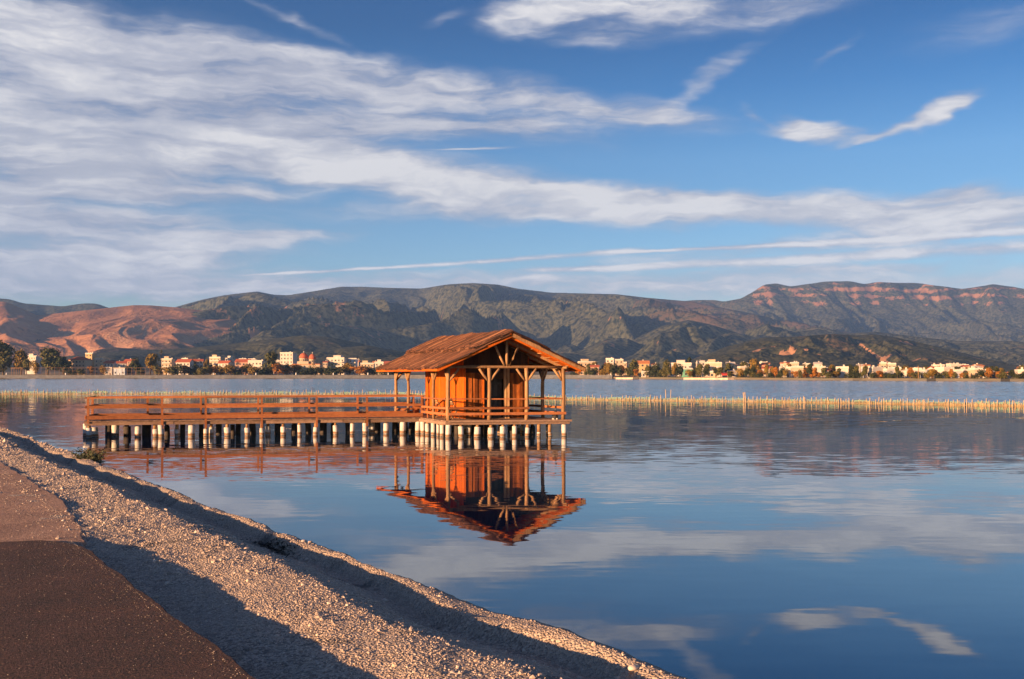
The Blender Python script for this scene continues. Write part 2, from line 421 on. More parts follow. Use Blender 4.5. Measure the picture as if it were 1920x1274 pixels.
def m_hill(name, green0, green1, dry, rock, clump, bd):
    m, N, b = mat(name)
    p = worldpos(N)
    a_r = N.add('ShaderNodeAttribute', attribute_name='rock').outputs['Fac']
    a_d = N.add('ShaderNodeAttribute', attribute_name='dry').outputs['Fac']
    n1 = N.noise(p, 1.0 / clump, 4, 0.7); n2 = N.noise(p, 1.0 / (clump * 9), 4, 0.6)
    g = N.ramp(n1, [(0.40, green0), (0.58, green1)])
    f = N.math('ADD', a_d, N.math('MULTIPLY', N.math('SUBTRACT', n2, 0.5), 0.9))
    f = N.math('ADD', f, N.math('MULTIPLY', N.math('SUBTRACT', n1, 0.5), 1.1))
    c = N.mix(N.maprange(f, 0.35, 0.75), g, dry)
    fr = N.math('ADD', a_r, N.math('MULTIPLY', N.math('SUBTRACT', n1, 0.5), 1.0))
    c = N.mix(N.maprange(fr, 0.40, 0.62), c, rock)
    N.l.new(c, b.inputs['Base Color']); b.inputs['Roughness'].default_value = 0.95
    b.inputs['Specular IOR Level'].default_value = 0.1
    bump(N, b, n1, 0.6, bd * .75); return m

# ------------------------------------------------------------------ water and land
o = link(bpy.data.objects.new('water', MB().box(-1500, 1500, -160, 1400, -1.5, 0.0).mesh('water', M['water']))); tag(o, kind='structure')

SHORE = [(-900, 860), (-200, 806), (0, 800), (740, 775), (1060, 690), (1160, 655), (1290, 600), (1480, 505), (1700, 445), (1920, 400), (2200, 370), (2900, 330)]
def shore_d(px): return float(np.interp(px, [s[0] for s in SHORE], [s[1] for s in SHORE]))
def quay_z(px): return float(np.interp(px, [-900, 740, 1060, 1160, 1300, 1500, 2900], [2.6, 2.6, 2.2, 1.3, 1.3, 1.15, 1.1]))
def land_z(px, d):
    k = max(0.0, d - shore_d(px) - 12)
    return quay_z(px) + 0.008 * min(k, 700) + 0.002 * max(0, k - 700)

def make_land():
    cols = np.linspace(-900, 2900, 220)
    offs = np.array([0.0, 0.02, 6, 12, 40, 90, 160, 260, 400, 600, 900, 1300, 1800, 2600, 3600])
    V = []
    for k, of in enumerate(offs):
        for c in cols:
            d = shore_d(c) + of + (2.2 * math.sin(c * .09) + 1.5 * math.sin(c * .23) if c > 1150 else 0) * (1 if k < 3 else 0)
            z = -0.6 if k == 0 else land_z(c, d)
            V.append(((c - 960) / F * d, d, z))
    V = np.array(V)
    m, N, b = mat('shore_ground')
    p = worldpos(N)
    n = N.noise(p, 0.05, 5, 0.65)
    c = N.ramp(n, [(0.35, (.06, .065, .03)), (0.55, (.14, .115, .06)), (0.7, (.24, .17, .10))])
    z = N.sep(p)[2]
    c = N.mix(N.maprange(N.math('ADD', z, N.math('MULTIPLY', n, 0.5)), 1.6, 0.6), c, (.10, .095, .09))
    N.l.new(c, b.inputs['Base Color']); b.inputs['Roughness'].default_value = 0.95
    me = np_mesh('far_shore_ground', V, grid_faces(len(offs), len(cols)), m, smooth=False)
    tag(link(bpy.data.objects.new('far_shore_ground', me)), kind='structure')
make_land()

# the quay wall along the left part of the far shore: wall with a coping
def make_quay():
    t = empty('quay_wall', W(400, shore_d(400) - 1.2, 0))
    conc = simple('quay_concrete', (.095, .10, .115), 0.85, 0.3, 0.4)
    cope = simple('quay_coping', (.14, .14, .15), 0.8, 0.2, 0.4)
    pts = [W(c, shore_d(c) - 1.2, 0) for c in np.linspace(-300, 1150, 40)]
    a = MB(); bq = MB(); c2 = MB()
    for p, q in zip(pts[:-1], pts[1:]):
        a.bar(p + Vector((0, 0.5, .85)), q + Vector((0, 0.5, .85)), 2.2, 3.3)
        bq.bar(p + Vector((0, 0.3, 2.62)), q + Vector((0, 0.3, 2.62)), 2.6, .2)
        c2.bar(p + Vector((0, -1.6, .10)), q + Vector((0, -1.6, .10)), 2.0, .5, jit=.12)
    a.build('wall', conc, t); bq.build('coping', cope, t); c2.build('footing', simple('wet_footing', (.06, .055, .05), .7, .3, .5), t)
    tag(t, 'long grey concrete quay wall along the far shore left of and behind the hut', 'quay')
make_quay()

# ------------------------------------------------------------------ hills and mountains
def erosion_cells(x, y, dx, dy, seed):
    ix, iy = np.floor(x), np.floor(y); num = np.zeros_like(x); den = np.zeros_like(x)
    for i in (-1, 0, 1):
        for j in (-1, 0, 1):
            jx = _hash(ix + i, iy + j, seed); jy = _hash(ix + i, iy + j, seed + 71)
            vx = x - (ix + i + jx); vy = y - (iy + j + jy)
            w = np.exp(-(vx * vx + vy * vy) * 2.2)
            num += np.cos((vx * dx + vy * dy) * 2 * np.pi) * w; den += w
    return num / (den + 1e-6)

def hill(name, sky, R, foot, back, az_px, nc, nr, ero, seed, material, warp=0.0, gexp=1.25, cell=700.0, octs=4, rockf=None, dryf=None, crest_wob=0.05, base=14.0, relief=.55, lean=0.0, cliff=False):
    """sky: skyline points of the photo; R: distance of the crest; foot: distance where the slope begins"""
    px = np.linspace(az_px[0], az_px[1], nc); th = np.arctan((px - 960) / F)
    sx = [s[0] for s in sky]; sy = [s[1] for s in sky]
    crest_y = np.interp(px, sx, sy)
    k = np.ones(5) / 5; crest_y = np.convolve(np.pad(crest_y, 2, 'edge'), k, 'valid')
    t = np.concatenate([np.linspace(0, 1, nr), 1 + np.linspace(0, 1, nr // 5 + 2)[1:]])
    T, TH = np.meshgrid(t, th, indexing='ij'); PX = np.broadcast_to(px, T.shape)
    # crest distance wanders so the ridge is not an arc round the viewer
    Rc = R * (1 + crest_wob * fbm(px / 260.0, px * 0 + seed, 3, seed + 5))[None, :] * np.ones_like(T)
    Fo = foot * (1 + 0.08 * fbm(px / 300.0, px * 0 + seed + 3, 3, seed + 9))[None, :] * np.ones_like(T)
    RR = np.where(T <= 1, Fo + (Rc - Fo) * T, Rc + (T - 1) * back)          # depth (y)
    X = np.tan(TH) * RR; Y = RR
    Hc = H + (YH - crest_y)[None, :] / F * Rc
    Hc = np.maximum(Hc, 0.0)
    base_z = base
    g = np.where(T <= 1, np.clip(T, 0, 1) ** gexp, np.clip(1 - (T - 1) * 0.8, 0, 1))
    if cliff: g = np.where(T <= 1, np.interp(T, [0, .3, .6, .80, .90, 1.0], [0, .13, .36, .60, .93, 1.0]), g)
    g = np.where(T <= 1, g * (1.0 - 0.12 * np.sin(np.clip(T, 0, 1) * np.pi)), g)
    h = base_z * np.minimum(1, T * 4) + (Hc - base_z) * g
    env = np.sin(np.clip(T, 0, 1) ** 0.85 * np.pi) ** 0.75 * (T <= 1)
    wx = X / cell + 0.55 * fbm(X / (cell * 2), Y / (cell * 2), 3, seed + 2) + lean * T
    def ridge(f, ft, sd):
        n_ = perlin(wx * f + 3.3, T * ft + 0.35 * fbm(X / cell * f * .6, Y / cell * f * .6, 2, sd + 4), sd)
        return 0.46 - np.sqrt(n_ * n_ * 1.7 + 0.032)
    h = h + env * (Hc - base_z) * relief * (0.62 * ridge(.8, 1.1, seed) + 0.80 * ridge(1.9, 2.2, seed + 1) * (1.15 - .5 * T) + 0.42 * ridge(4.1, 4.5, seed + 2) + .05 * ridge(9, 9, seed + 3))
    if cliff: h = h + 46 * np.exp(-((T - .86) / .09) ** 2) * (ridge(3.0, .5, seed + 6) + .6 * ridge(7.0, .8, seed + 7))
    h = h + env * Hc * 0.10 * fbm(X / (cell * 1.6), Y / (cell * 1.6), 3, seed)
    amp = ero; c = cell
    for o in range(octs):
        hr = np.gradient(h, axis=0) / np.maximum(np.gradient(RR, axis=0), 1e-3)
        hx_raw = np.gradient(h, axis=1) / np.maximum(np.gradient(X, axis=1), 1e-3)
        gx = hx_raw; gy = hr - hx_raw * np.tan(TH)
        s = np.sqrt(gx * gx + gy * gy) + 1e-5
        dx, dy = -gy / s, gx / s
        e = erosion_cells(X / c + 13.7 * o, Y / c + 4.1 * o, dx * 1.05, dy * 1.05, seed + 31 * o)
        h = h + amp * e * np.clip(s * 3.0, 0.15, 1.2) * (env * 0.95 + 0.05 * (T <= 1.0))
        amp *= 0.42; c *= 0.5
    h = h + fbm(X / (cell * .12), Y / (cell * .12), 3, seed + 50) * ero * 0.03 * np.minimum(1, T * 3)
    # never let a spur rise over the traced skyline by more than a touch
    lim = H + (YH - crest_y)[None, :] / F * RR
    h = np.where(T < 1, np.minimum(h, lim - (1 - T) * 0.02 * Hc), h)
    h = np.where(T <= 0.0, -20, h)
    hr = np.gradient(h, axis=0) / np.maximum(np.gradient(RR, axis=0), 1e-3)
    hx = np.gradient(h, axis=1) / np.maximum(np.gradient(X, axis=1), 1e-3)
    slope = np.sqrt(hr ** 2 + hx ** 2)
    PY = YH - (h - H) / RR * F                                   # only used to know which stretch of the real hillside is bare
    rock = rockf(X, Y, h, T, slope, PX, PY) if rockf else np.zeros_like(h)
    dry = dryf(X, Y, h, T, slope, PX, PY) if dryf else np.zeros_like(h)
    V = np.stack([X, Y, h], -1).reshape(-1, 3)
    me = np_mesh(name, V, grid_faces(len(t), nc), material, True, {'rock': rock, 'dry': dry})
    return tag(link(bpy.data.objects.new(name, me)), kind='structure')

MH_far = m_hill('scrub_mountain', (.012, .020, .013), (.125, .13, .078), (.15, .095, .055), (.42, .22, .12), 20.0, 12.0)
MH_mid = m_hill('bare_rocky_hill', (.07, .06, .032), (.17, .11, .06), (.47, .23, .115), (.58, .32, .17), 26.0, 26.0)
MH_near = m_hill('wooded_hill', (.010, .016, .008), (.085, .085, .044), (.20, .115, .065), (.45, .24, .13), 11.0, 7.0)

SKY_MAIN = [(-500, 560), (-100, 585), (200, 600), (300, 585), (340, 573), (380, 562), (420, 554), (470, 548), (484, 547), (512, 553), (540, 554), (590, 546), (640, 538), (680, 538),
            (723, 540), (790, 541.5), (840, 533.5), (887, 531), (933, 534), (973, 542), (1033, 549), (1157, 552), (1207, 558), (1250, 562), (1300, 566), (1340, 575), (1420, 590), (1500, 604), (1600, 620), (1800, 640), (2400, 640)]
SKY_RIGHT = [(1000, 640), (1200, 590), (1270, 566), (1310, 563), (1340, 563), (1357, 566), (1390, 560), (1413, 547), (1433, 534), (1457, 532), (1483, 538), (1513, 533), (1547, 528), (1597, 528),
             (1620, 533), (1647, 529), (1680, 531), (1717, 531), (1757, 536), (1803, 542), (1830, 539), (1860, 533), (1897, 538), (1920, 542), (2050, 548), (2400, 560)]
SKY_FARL = [(-600, 540), (-100, 552), (0, 560), (17, 561), (43, 569), (117, 575), (143, 571), (160, 569), (183, 570), (207, 579), (300, 600), (400, 640)]
SKY_ROCK = [(-500, 560), (-150, 572), (-40, 566), (10, 566), (40, 578), (70, 592), (133, 585), (200, 578), (250, 572.5), (283, 573), (333, 577), (400, 585), (450, 592), (500, 600), (567, 610), (633, 620), (700, 640), (780, 672)]
SKY_FL = [(-300, 690), (40, 680), (127, 668), (233, 658), (333, 655), (433, 645), (500, 637), (567, 629), (617, 632), (680, 645), (740, 668), (790, 690)]
SKY_FL2 = [(540, 690), (590, 668), (640, 652), (690, 648), (735, 656), (800, 668), (880, 690)]
SKY_FR = [(1240, 694), (1297, 675), (1363, 650), (1430, 633), (1490, 632), (1557, 626.5), (1613, 629), (1640, 627), (1680, 633), (1747, 648), (1830, 668), (1900, 684), (1960, 694)]
SKY_MR = [(1100, 690), (1180, 640), (1240, 612), (1290, 600), (1330, 608), (1400, 630), (1470, 640), (1560, 628), (1640, 622), (1720, 632), (1800, 640), (1900, 640), (2000, 650), (2300, 670)]

def rock_right(X, Y, h, T, s, PX, PY):
    band = np.exp(-((T - 0.88) / 0.075) ** 2) * np.clip((PX - 1385) / 40, 0, 1)
    strat = 0.5 + 0.5 * np.sin(h / 11.0 + 2.0 * fbm(X / 300, Y / 300, 3, 4))
    return band * (0.22 + 0.55 * strat) * (0.55 + 0.55 * np.clip(.5 + 1.2 * fbm(X / 90, Y / 90, 3, 18), 0, 1.2)) * (0.75 + .8 * np.clip(fbm(X / 260, Y / 600, 3, 8) + .45, 0, 1))
def dry_right(X, Y, h, T, s, PX, PY):
    return 0.12 + 0.35 * np.exp(-((PX - 1340) / 60.) ** 2) * (T > .6) + 0.25 * np.clip(fbm(X / 500, Y / 500, 4, 3), 0, 1)
def rock_main(X, Y, h, T, s, PX, PY):
    q = fbm(X / 130, Y / 130, 4, 21)
    return np.where((q > 0.78) & (T < 0.62), 0.6, 0.0) + np.where((PX < 720) & (T < 0.38) & (q > 0.42), 0.5, 0)
def dry_main(X, Y, h, T, s, PX, PY):
    return 0.10 + 0.40 * np.clip((PX - 1080) / 200, 0, 1) * (T > .45) + 0.25 * np.clip(fbm(X / 600, Y / 600, 4, 5), 0, 1) + 0.30 * (PX < 520) * (T > .75)
def rock_rock(X, Y, h, T, s, PX, PY):
    q = fbm(X / 130, Y / 130, 4, 33)
    return np.clip((s - 0.22) * 1.4, 0, 0.5) + 0.35 * np.clip(q, 0, 1) * (T > .25)
def dry_rock(X, Y, h, T, s, PX, PY):
    return 1.0 - 0.6 * np.clip((.30 - T) / .12, 0, 1) + 0.4 * fbm(X / 260, Y / 260, 4, 2)
def dry_near(X, Y, h, T, s, PX, PY):
    return 0.12 + 0.45 * np.clip(fbm(X / 300, Y / 300, 4, 15), 0, 1)
def rock_track(X, Y, h, T, s, PX, PY):
    a = np.abs(PX - np.interp(PY, [640, 652, 665, 682], [1608, 1622, 1640, 1668])) < 3.2
    q = fbm(X / 150, Y / 150, 4, 40)
    return np.where(a & (PY > 640) & (PY < 681), 1.0, 0) + np.where((q > .62), .6, 0)

hill('mountain_range', SKY_MAIN, 7600, 2900, 2200, (-500, 2000), 1150, 230, 16, 3, MH_far, cell=950, octs=3, relief=.62, lean=.7, rockf=rock_main, dryf=dry_main)
hill('cliff_mountain', SKY_RIGHT, 8600, 4600, 2400, (1010, 2350), 640, 200, 18, 8, MH_far, gexp=1.6, cell=750, octs=3, relief=.40, lean=.3, cliff=True, rockf=rock_right, dryf=dry_right)
hill('dark_far_hill', SKY_FARL, 6200, 4400, 1500, (-560, 395), 300, 90, 12, 12, MH_far, cell=700, octs=2, relief=.4, dryf=dry_near)
hill('rocky_hill', SKY_ROCK, 4300, 2700, 900, (-450, 775), 560, 170, 4, 16, MH_mid, cell=700, octs=2, gexp=0.85, relief=.20, lean=.5, rockf=rock_rock, dryf=dry_rock)
hill('green_foothill', SKY_FL, 2700, 1900, 700, (-260, 785), 420, 90, 6, 20, MH_near, cell=420, octs=2, gexp=1.0, relief=.4, dryf=dry_near)
hill('small_foothill', SKY_FL2, 2450, 1900, 500, (545, 875), 170, 70, 5, 24, MH_near, cell=330, octs=2, gexp=1.0, relief=.4, dryf=dry_near)
hill('mid_foothills', SKY_MR, 4300, 2500, 900, (1110, 2280), 520, 130, 12, 28, MH_far, cell=480, octs=2, gexp=1.0, relief=.6, lean=.5, dryf=dry_near, rockf=rock_main)
hill('scrub_foothill', SKY_FR, 2500, 1650, 600, (1245, 1955), 380, 110, 7, 36, MH_near, cell=330, octs=3, gexp=1.0, relief=.5, lean=.4, dryf=dry_near, rockf=rock_track)
# the hill to the left of the view that keeps the foot of the rocky hill in shade
def side_hill():
    n = 70; u = np.linspace(-1, 1, n); A, B = np.meshgrid(u, u, indexing='ij')
    h = np.clip(1 - (A * A + B * B), 0, 1) ** 0.9 * 520 * (1 + .25 * fbm(A * 2.5 + 5, B * 2.5, 4, 60)) - 10
    V = np.stack([-4300 + A * 900, 1700 + B * 1300, h], -1).reshape(-1, 3)
    z = np.zeros(n * n)
    me = np_mesh('side_hill', V, grid_faces(n, n), MH_near, True, {'rock': z, 'dry': z + .2})
    tag(link(bpy.data.objects.new('side_hill', me)), kind='structure')
side_hill()
# the air between here and the mountains
def haze():
    m = bpy.data.materials.new('pale_air'); m.use_nodes = True; nt = m.node_tree; nt.nodes.clear()
    out = nt.nodes.new('ShaderNodeOutputMaterial'); v = nt.nodes.new('ShaderNodeVolumePrincipled')
    v.inputs['Color'].default_value = (.24, .47, 1.0, 1); v.inputs['Density'].default_value = HAZE; v.inputs['Anisotropy'].default_value = 0.0
    nt.links.new(v.outputs[0], out.inputs['Volume'])
    o = link(bpy.data.objects.new('haze', MB().box(-9800, 9800, -260, 12600, -24, 1150).mesh('haze', m)))
    tag(o, 'thin pale haze lying over the lagoon and the mountains', 'haze', kind='stuff')
HAZE = 7.2e-5
haze()
SC.cycles.volume_bounces = 0

# ------------------------------------------------------------------ the near bank
SV = Vector((-0.5495, 0.8355, 0)); NV = Vector((0.8355, 0.5495, 0))     # along the shore, toward the water
def bank_xy(n, t): return n * NV.x + t * SV.x, n * NV.y + t * SV.y
BANK_EDGE = 3.92
def bank_edge(t):
    t = np.asarray(t, float)
    return BANK_EDGE + 0.004 * np.clip(t - 12, 0, 60) + 0.035 * fbm(t / 2.3, t * 0 + 2.2, 3, 81) + .022 * fbm(t / .5, t * 0 + 5.2, 2, 83)
def bank_height(n, t):
    n = np.asarray(n, float); t = np.asarray(t, float)
    near = np.clip((11.5 - t) / 5.0, 0, 1)
    wob = 0.17 * fbm(t / 2.9, t * 0 + 7.7, 4, 91)
    m = n + wob
    prof = np.interp(m, [-80, -6, 1.2, 1.7, 1.95, 2.35, 2.75, 3.05, 3.28, 3.5, 3.68, 3.80, 4.3],
                        [0.9, .88, .85, .84, .835, .868, .902, .905, .855, .755, .715, .825, .825])
    dip = np.interp(m, [1.4, 1.7, 2.0, 2.6, 3.0], [0, -.035, -.03, 0.0, 0]) * near
    flat = np.interp(m, [1.2, 1.7, 2.2, 2.7], [0.055, .052, .03, 0]) * (1 - near)
    lift = 0.055 * fbm(t / 1.7, t * 0 + 1.3, 3, 95) * np.interp(m, [3.3, 3.6, 4.2], [0, .3, 1])
    beyond = np.clip((t - 9.6) / 1.6, 0, 1) * np.interp(m, [2.7, 3.0], [1, 0])
    z = prof + dip + flat
    z = z + beyond * np.maximum(0, .912 - z) + lift
    z = z + 0.018 * fbm(n / .55, t / .7, 3, 97) + 0.006 * fbm(n / .09, t / .09, 2, 99)
    return z

def make_bank():
    tt = np.concatenate([np.arange(-4, 16, .055), np.arange(16, 40, .14), np.arange(40, 130, 1.2)])
    nn = np.concatenate([[-150, -60, -20, -8, -4, -1, 0.6, 1.2], np.arange(1.5, 4.0, .05)])
    Nn, Tt = np.meshgrid(nn, tt, indexing='ij')
    E = np.broadcast_to(bank_edge(tt), Nn.shape)
    Ne = np.minimum(Nn, E)
    X, Y = bank_xy(Ne, Tt); Z = bank_height(Ne, Tt)
    rows = [np.stack([X, Y, Z], -1)]
    # the broken concrete face down into the water
    for k, (dn, dz) in enumerate(((.015, .06), (.0, .25), (.05, .55), (.02, 1.4))):
        e = bank_edge(tt) + dn + .03 * fbm(tt / .3, tt * 0 + k, 2, 110 + k); x, y = bank_xy(e, tt)
        z = bank_height(bank_edge(tt), tt) - dz
        rows.append(np.stack([x, y, z], -1)[None])
    V = np.concatenate(rows, 0)
    me = np_mesh('bank', V.reshape(-1, 3), grid_faces(V.shape[0], V.shape[1])[:, ::-1], M['gravel'])
    tag(link(bpy.data.objects.new('bank', me)), kind='structure')
make_bank()

def edge_sheet(name, n_fn, t0, t1, z, thick, material, slant=0.0):
    tt = np.arange(t0, t1, .04 if t1 < 20 else .15)
    e = n_fn(tt)
    nn = np.array([-14, -4, -1.5, 0, .6, 1.0])
    rows = []
    for k in nn:
        n_ = e - 1.0 + k if k > -1 else np.full_like(tt, k)
        x, y = bank_xy(n_, tt + slant * (e - n_)); rows.append(np.stack([x, y, np.full_like(tt, z) + .004 * fbm(x * 3, y * 3, 3, 5)], -1))
    x, y = bank_xy(e, tt)
    rows.append(np.stack([x + .012, y + .008, np.full_like(tt, z - .012)], -1))
    rows.append(np.stack([x + .02, y + .012, np.full_like(tt, z - thick)], -1))
    V = np.stack(rows)
    nr, nc = V.shape[:2]
    f = grid_faces(nr, nc)[:, ::-1]
    # far end face
    end = V[:, -1].copy(); end[:, 2] -= thick; off = V.shape[0] * V.shape[1]
    VV = np.concatenate([V.reshape(-1, 3), end]); ef = []
    for k in range(nr - 1): ef.append((k * nc + nc - 1, off + k, off + k + 1, (k + 1) * nc + nc - 1))
    me = np_mesh(name, VV, np.concatenate([f, np.array(ef)]), material, smooth=False)
    return tag(link(bpy.data.objects.new(name, me)), kind='structure')
edge_sheet('asphalt_path', lambda t: 1.755 + .035 * fbm(t / .9, t * 0, 4, 3, .5) - 0.30 * np.clip((t - 9.7) / .9, 0, 1) ** 3, -8, 10.6, 0.955, .14, M['asphalt'], slant=0.30)
edge_sheet('old_pavement', lambda t: np.interp(t, [10, 11.5, 14, 60], [1.75, 2.0, 2.22, 2.35]) + .05 * fbm(t / .9, t * 0, 3, 6), 9.4, 90, 0.925, .10, M['pavement'], slant=0.0)

def icosa():
    p = (1 + 5 ** .5) / 2
    v = np.array([(-1, p, 0), (1, p, 0), (-1, -p, 0), (1, -p, 0), (0, -1, p), (0, 1, p), (0, -1, -p), (0, 1, -p), (p, 0, -1), (p, 0, 1), (-p, 0, -1), (-p, 0, 1)], float)
    v /= np.linalg.norm(v[0])
    f = np.array([(0,11,5),(0,5,1),(0,1,7),(0,7,10),(0,10,11),(1,5,9),(5,11,4),(11,10,2),(10,7,6),(7,1,8),(3,9,4),(3,4,2),(3,2,6),(3,6,8),(3,8,9),(4,9,5),(2,4,11),(6,2,10),(8,6,7),(9,8,1)])
    return v, f
def octa():
    return np.array([(1,0,0),(-1,0,0),(0,1,0),(0,-1,0),(0,0,1),(0,0,-1)], float), np.array([(0,2,4),(2,1,4),(1,3,4),(3,0,4),(2,0,5),(1,2,5),(3,1,5),(0,3,5)])
def scatter(shape, X, Y, Z, size, seed, flat=.85):
    r = np.random.default_rng(seed); v, f = shape; n = len(X); k = len(v)
    V = v[None] * (1 + r.uniform(-.28, .28, (n, k, 1)))
    V = V * np.stack([size * r.uniform(.7, 1.25, n), size * r.uniform(.7, 1.25, n), size * r.uniform(.7, 1.1, n) * flat], -1)[:, None]
    a = r.uniform(0, 6.28, n); b = r.normal(0, .35, n)
    y2 = V[..., 1] * np.cos(b)[:, None] - V[..., 2] * np.sin(b)[:, None]; z2 = V[..., 1] * np.sin(b)[:, None] + V[..., 2] * np.cos(b)[:, None]
    x3 = V[..., 0] * np.cos(a)[:, None] - y2 * np.sin(a)[:, None]; y3 = V[..., 0] * np.sin(a)[:, None] + y2 * np.cos(a)[:, None]
    P = np.stack([x3 + X[:, None], y3 + Y[:, None], z2 + Z[:, None]], -1).reshape(-1, 3)
    Fc = (f[None] + (np.arange(n) * k)[:, None, None]).reshape(-1, 3)
    return P, Fc, np.repeat(np.clip(r.beta(2.2, 2.0, n), 0, 1), k)
def pebbles():
    P, Fc, S = [], [], []; base = 0
    for (shape, t0, t1, cnt, smin, smax, seed) in ((icosa(), 3.0, 8.5, 27000, .0035, .0115, 1), (icosa(), 8.5, 14, 17000, .0048, .0145, 2), (octa(), 14, 24, 17000, .008, .02, 3), (octa(), 24, 46, 9000, .02, .045, 4)):
        r = np.random.default_rng(seed + 200)
        t = r.uniform(t0, t1, cnt); n = r.uniform(1.45, 4.0, cnt)
        clump = fbm(n / .35, t / .5, 3, 300 + seed)
        dens = np.interp(n, [1.7, 2.0, 2.4, 3.1, 3.3, 3.7, 3.95], [.5, .75, 1, 1, .40, .28, .55]) + .75 * clump
        asp = np.where(t < 10.7, 1.74, 2.12 + .08 * fbm(t / .9, t * 0, 2, 6))
        keep = (r.uniform(0, 1, cnt) < dens) & (n > asp) & (n < bank_edge(t) - .02)
        # a thin scatter of grit over the worn pavement edge
        keep |= (t > 10.7) & (r.uniform(0, 1, cnt) < .22 * np.exp(-(asp - n) / .25)) & (n < asp)
        t, n = t[keep], n[keep]
        size = smin + (smax - smin) * r.beta(1.2, 4.0, len(t)); size = np.where(r.uniform(0, 1, len(t)) < .016, size * 2.8, size)
        X, Y = bank_xy(n, t)
        Z = np.maximum(bank_height(n, t), np.where((t > 10.7) & (n < 2.1), .925, -9)) + size * .08
        p, f, s = scatter(shape, X, Y, Z, size, seed + 400)
        if shape[1].shape[0] == 8 or True: P.append(p); Fc.append(f + base); S.append(s); base += len(p)
    # grit lying on the asphalt and the worn pavement
    for (t0, t1, n0, n1, z, cnt, s0, s1, seed) in ((4, 10.5, -6, 1.72, .957, 2600, .0016, .0050, 21), (10.7, 26, -8, 2.0, .927, 4500, .0025, .007, 22)):
        r = np.random.default_rng(seed); t = r.uniform(t0, t1, cnt); n = n1 - (n1 - n0) * r.uniform(0, 1, cnt) ** 2.6
        X, Y = bank_xy(n, t); size = s0 + (s1 - s0) * r.beta(1.2, 3, cnt)
        p, f, s = scatter(octa(), X, Y, np.full(cnt, z) + size * .3, size, seed); P.append(p); Fc.append(f + base); S.append(s * .8); base += len(p)
    me = np_mesh('pebbles', np.concatenate(P), np.concatenate(Fc), M['pebble'], smooth=False, attrs={'shade': np.concatenate(S)})
    o = link(bpy.data.objects.new('pebbles', me))
    tag(o, 'loose pale limestone pebbles covering the strip between path and water', 'gravel', kind='stuff')
pebbles()

def rock(name, px, py, size, label, squash=.45, seed=1, zoff=0.0, m='pebble'):
    d = (H - .8) * F / (py - YH); p = W(px, d)
    n = p.dot(NV); t = p.dot(SV); z = float(bank_height(np.array([n]), np.array([t]))[0])
    v, f = icosa(); r = np.random.default_rng(seed)
    # one subdivision for a rounder stone
    edges = {}; vs = [tuple(q) for q in v]; nf = []
    def mid(a, b):
        k = (min(a, b), max(a, b))
        if k not in edges:
            q = (np.array(vs[a]) + np.array(vs[b])) / 2; vs.append(tuple(q / np.linalg.norm(q))); edges[k] = len(vs) - 1
        return edges[k]
    for a, b, c in f:
        x, y, w_ = mid(a, b), mid(b, c), mid(c, a); nf += [(a, x, w_), (x, b, y), (w_, y, c), (x, y, w_)]
    V = np.array(vs) * (1 + r.uniform(-.13, .13, (len(vs), 1))) * np.array([size, size * .7, size * squash])
    me = np_mesh(name, V, np.array(nf), M[m], smooth=True, attrs={'shade': np.full(len(V), .85)})
    o = link(bpy.data.objects.new(name, me)); o.location = (p.x, p.y, z + size * squash * .45 + zoff); o.rotation_euler = (0, 0, r.uniform(0, 3))
    return tag(o, label, 'stone')
rock('stone', 721, 1112, .035, 'pale flat stone lying alone in the shaded trough near the water edge', seed=3)
rock('stone', 570, 1018, .034, 'white stone on the bank edge beside the dark weed patch', seed=4)
rock('stone', 1188, 1262, .040, 'rounded stone at the very front of the bank edge', seed=5)

def bank_shrub():
    r = random.Random(5); d = 20.6; c = W(150, d)
    n = 4.02; t = c.dot(SV); x, y = bank_xy(n, t)
    root = empty('shrub', (x, y, .78))
    mb = MB(); st = MB()
    for i in range(46):
        a = r.uniform(0, 6.28); L = r.uniform(.25, .62); s = r.uniform(-.42, .42)
        bx = x + SV.x * s; by = y + SV.y * s
        p0 = Vector((bx, by, .72)); p1 = p0 + Vector((math.cos(a) * L * .6, math.sin(a) * L * .6, r.uniform(.05, .28)))
        st.tube([p0, p1], [.006, .003], 4, False)
        for k in range(34):
            q = p0.lerp(p1, r.uniform(.15, 1)) + Vector([r.gauss(0, .035) for _ in range(3)])
            u = Vector([r.gauss(0, 1) for _ in range(3)]).normalized() * .026; v = u.cross(Vector([r.gauss(0, 1) for _ in range(3)])).normalized() * .008
            mb.face([q - u - v, q + u - v, q + u + v, q - u + v])
    mb.build('foliage', simple('saltbush_leaf', (.045, .055, .022), .8, .35, 12), root)
    st.build('stems', simple('saltbush_stem', (.10, .07, .04), .8, .2, 12), root)
    tag(root, 'low dark shrub hanging over the bank edge below the pier end', 'shrub')
    # dark dried weed in the trough
    wd = MB(); c = W(525, (H - .78) * F / (1018 - YH)); t = c.dot(SV)
    for i in range(420):
        tt = t + r.gauss(0, .30); nn = 3.66 + r.gauss(0, .05); x, y = bank_xy(nn, tt)
        z = float(bank_height(np.array([nn]), np.array([tt]))[0]) + r.uniform(.0, .010)
        u = Vector((r.gauss(0, 1), r.gauss(0, 1), r.gauss(0, .2))).normalized() * .03; v = u.cross(Vector((0, 0.3, 1))).normalized() * .006
        q = Vector((x, y, z)); wd.face([q - u - v, q + u - v, q + u + v, q - u + v])
    tag(wd.build('dried_weed', simple('dried_weed', (.02, .017, .014), .9, .3, 9)), 'dark dried weed washed into the trough of the bank', 'weed', kind='stuff')
bank_shrub()

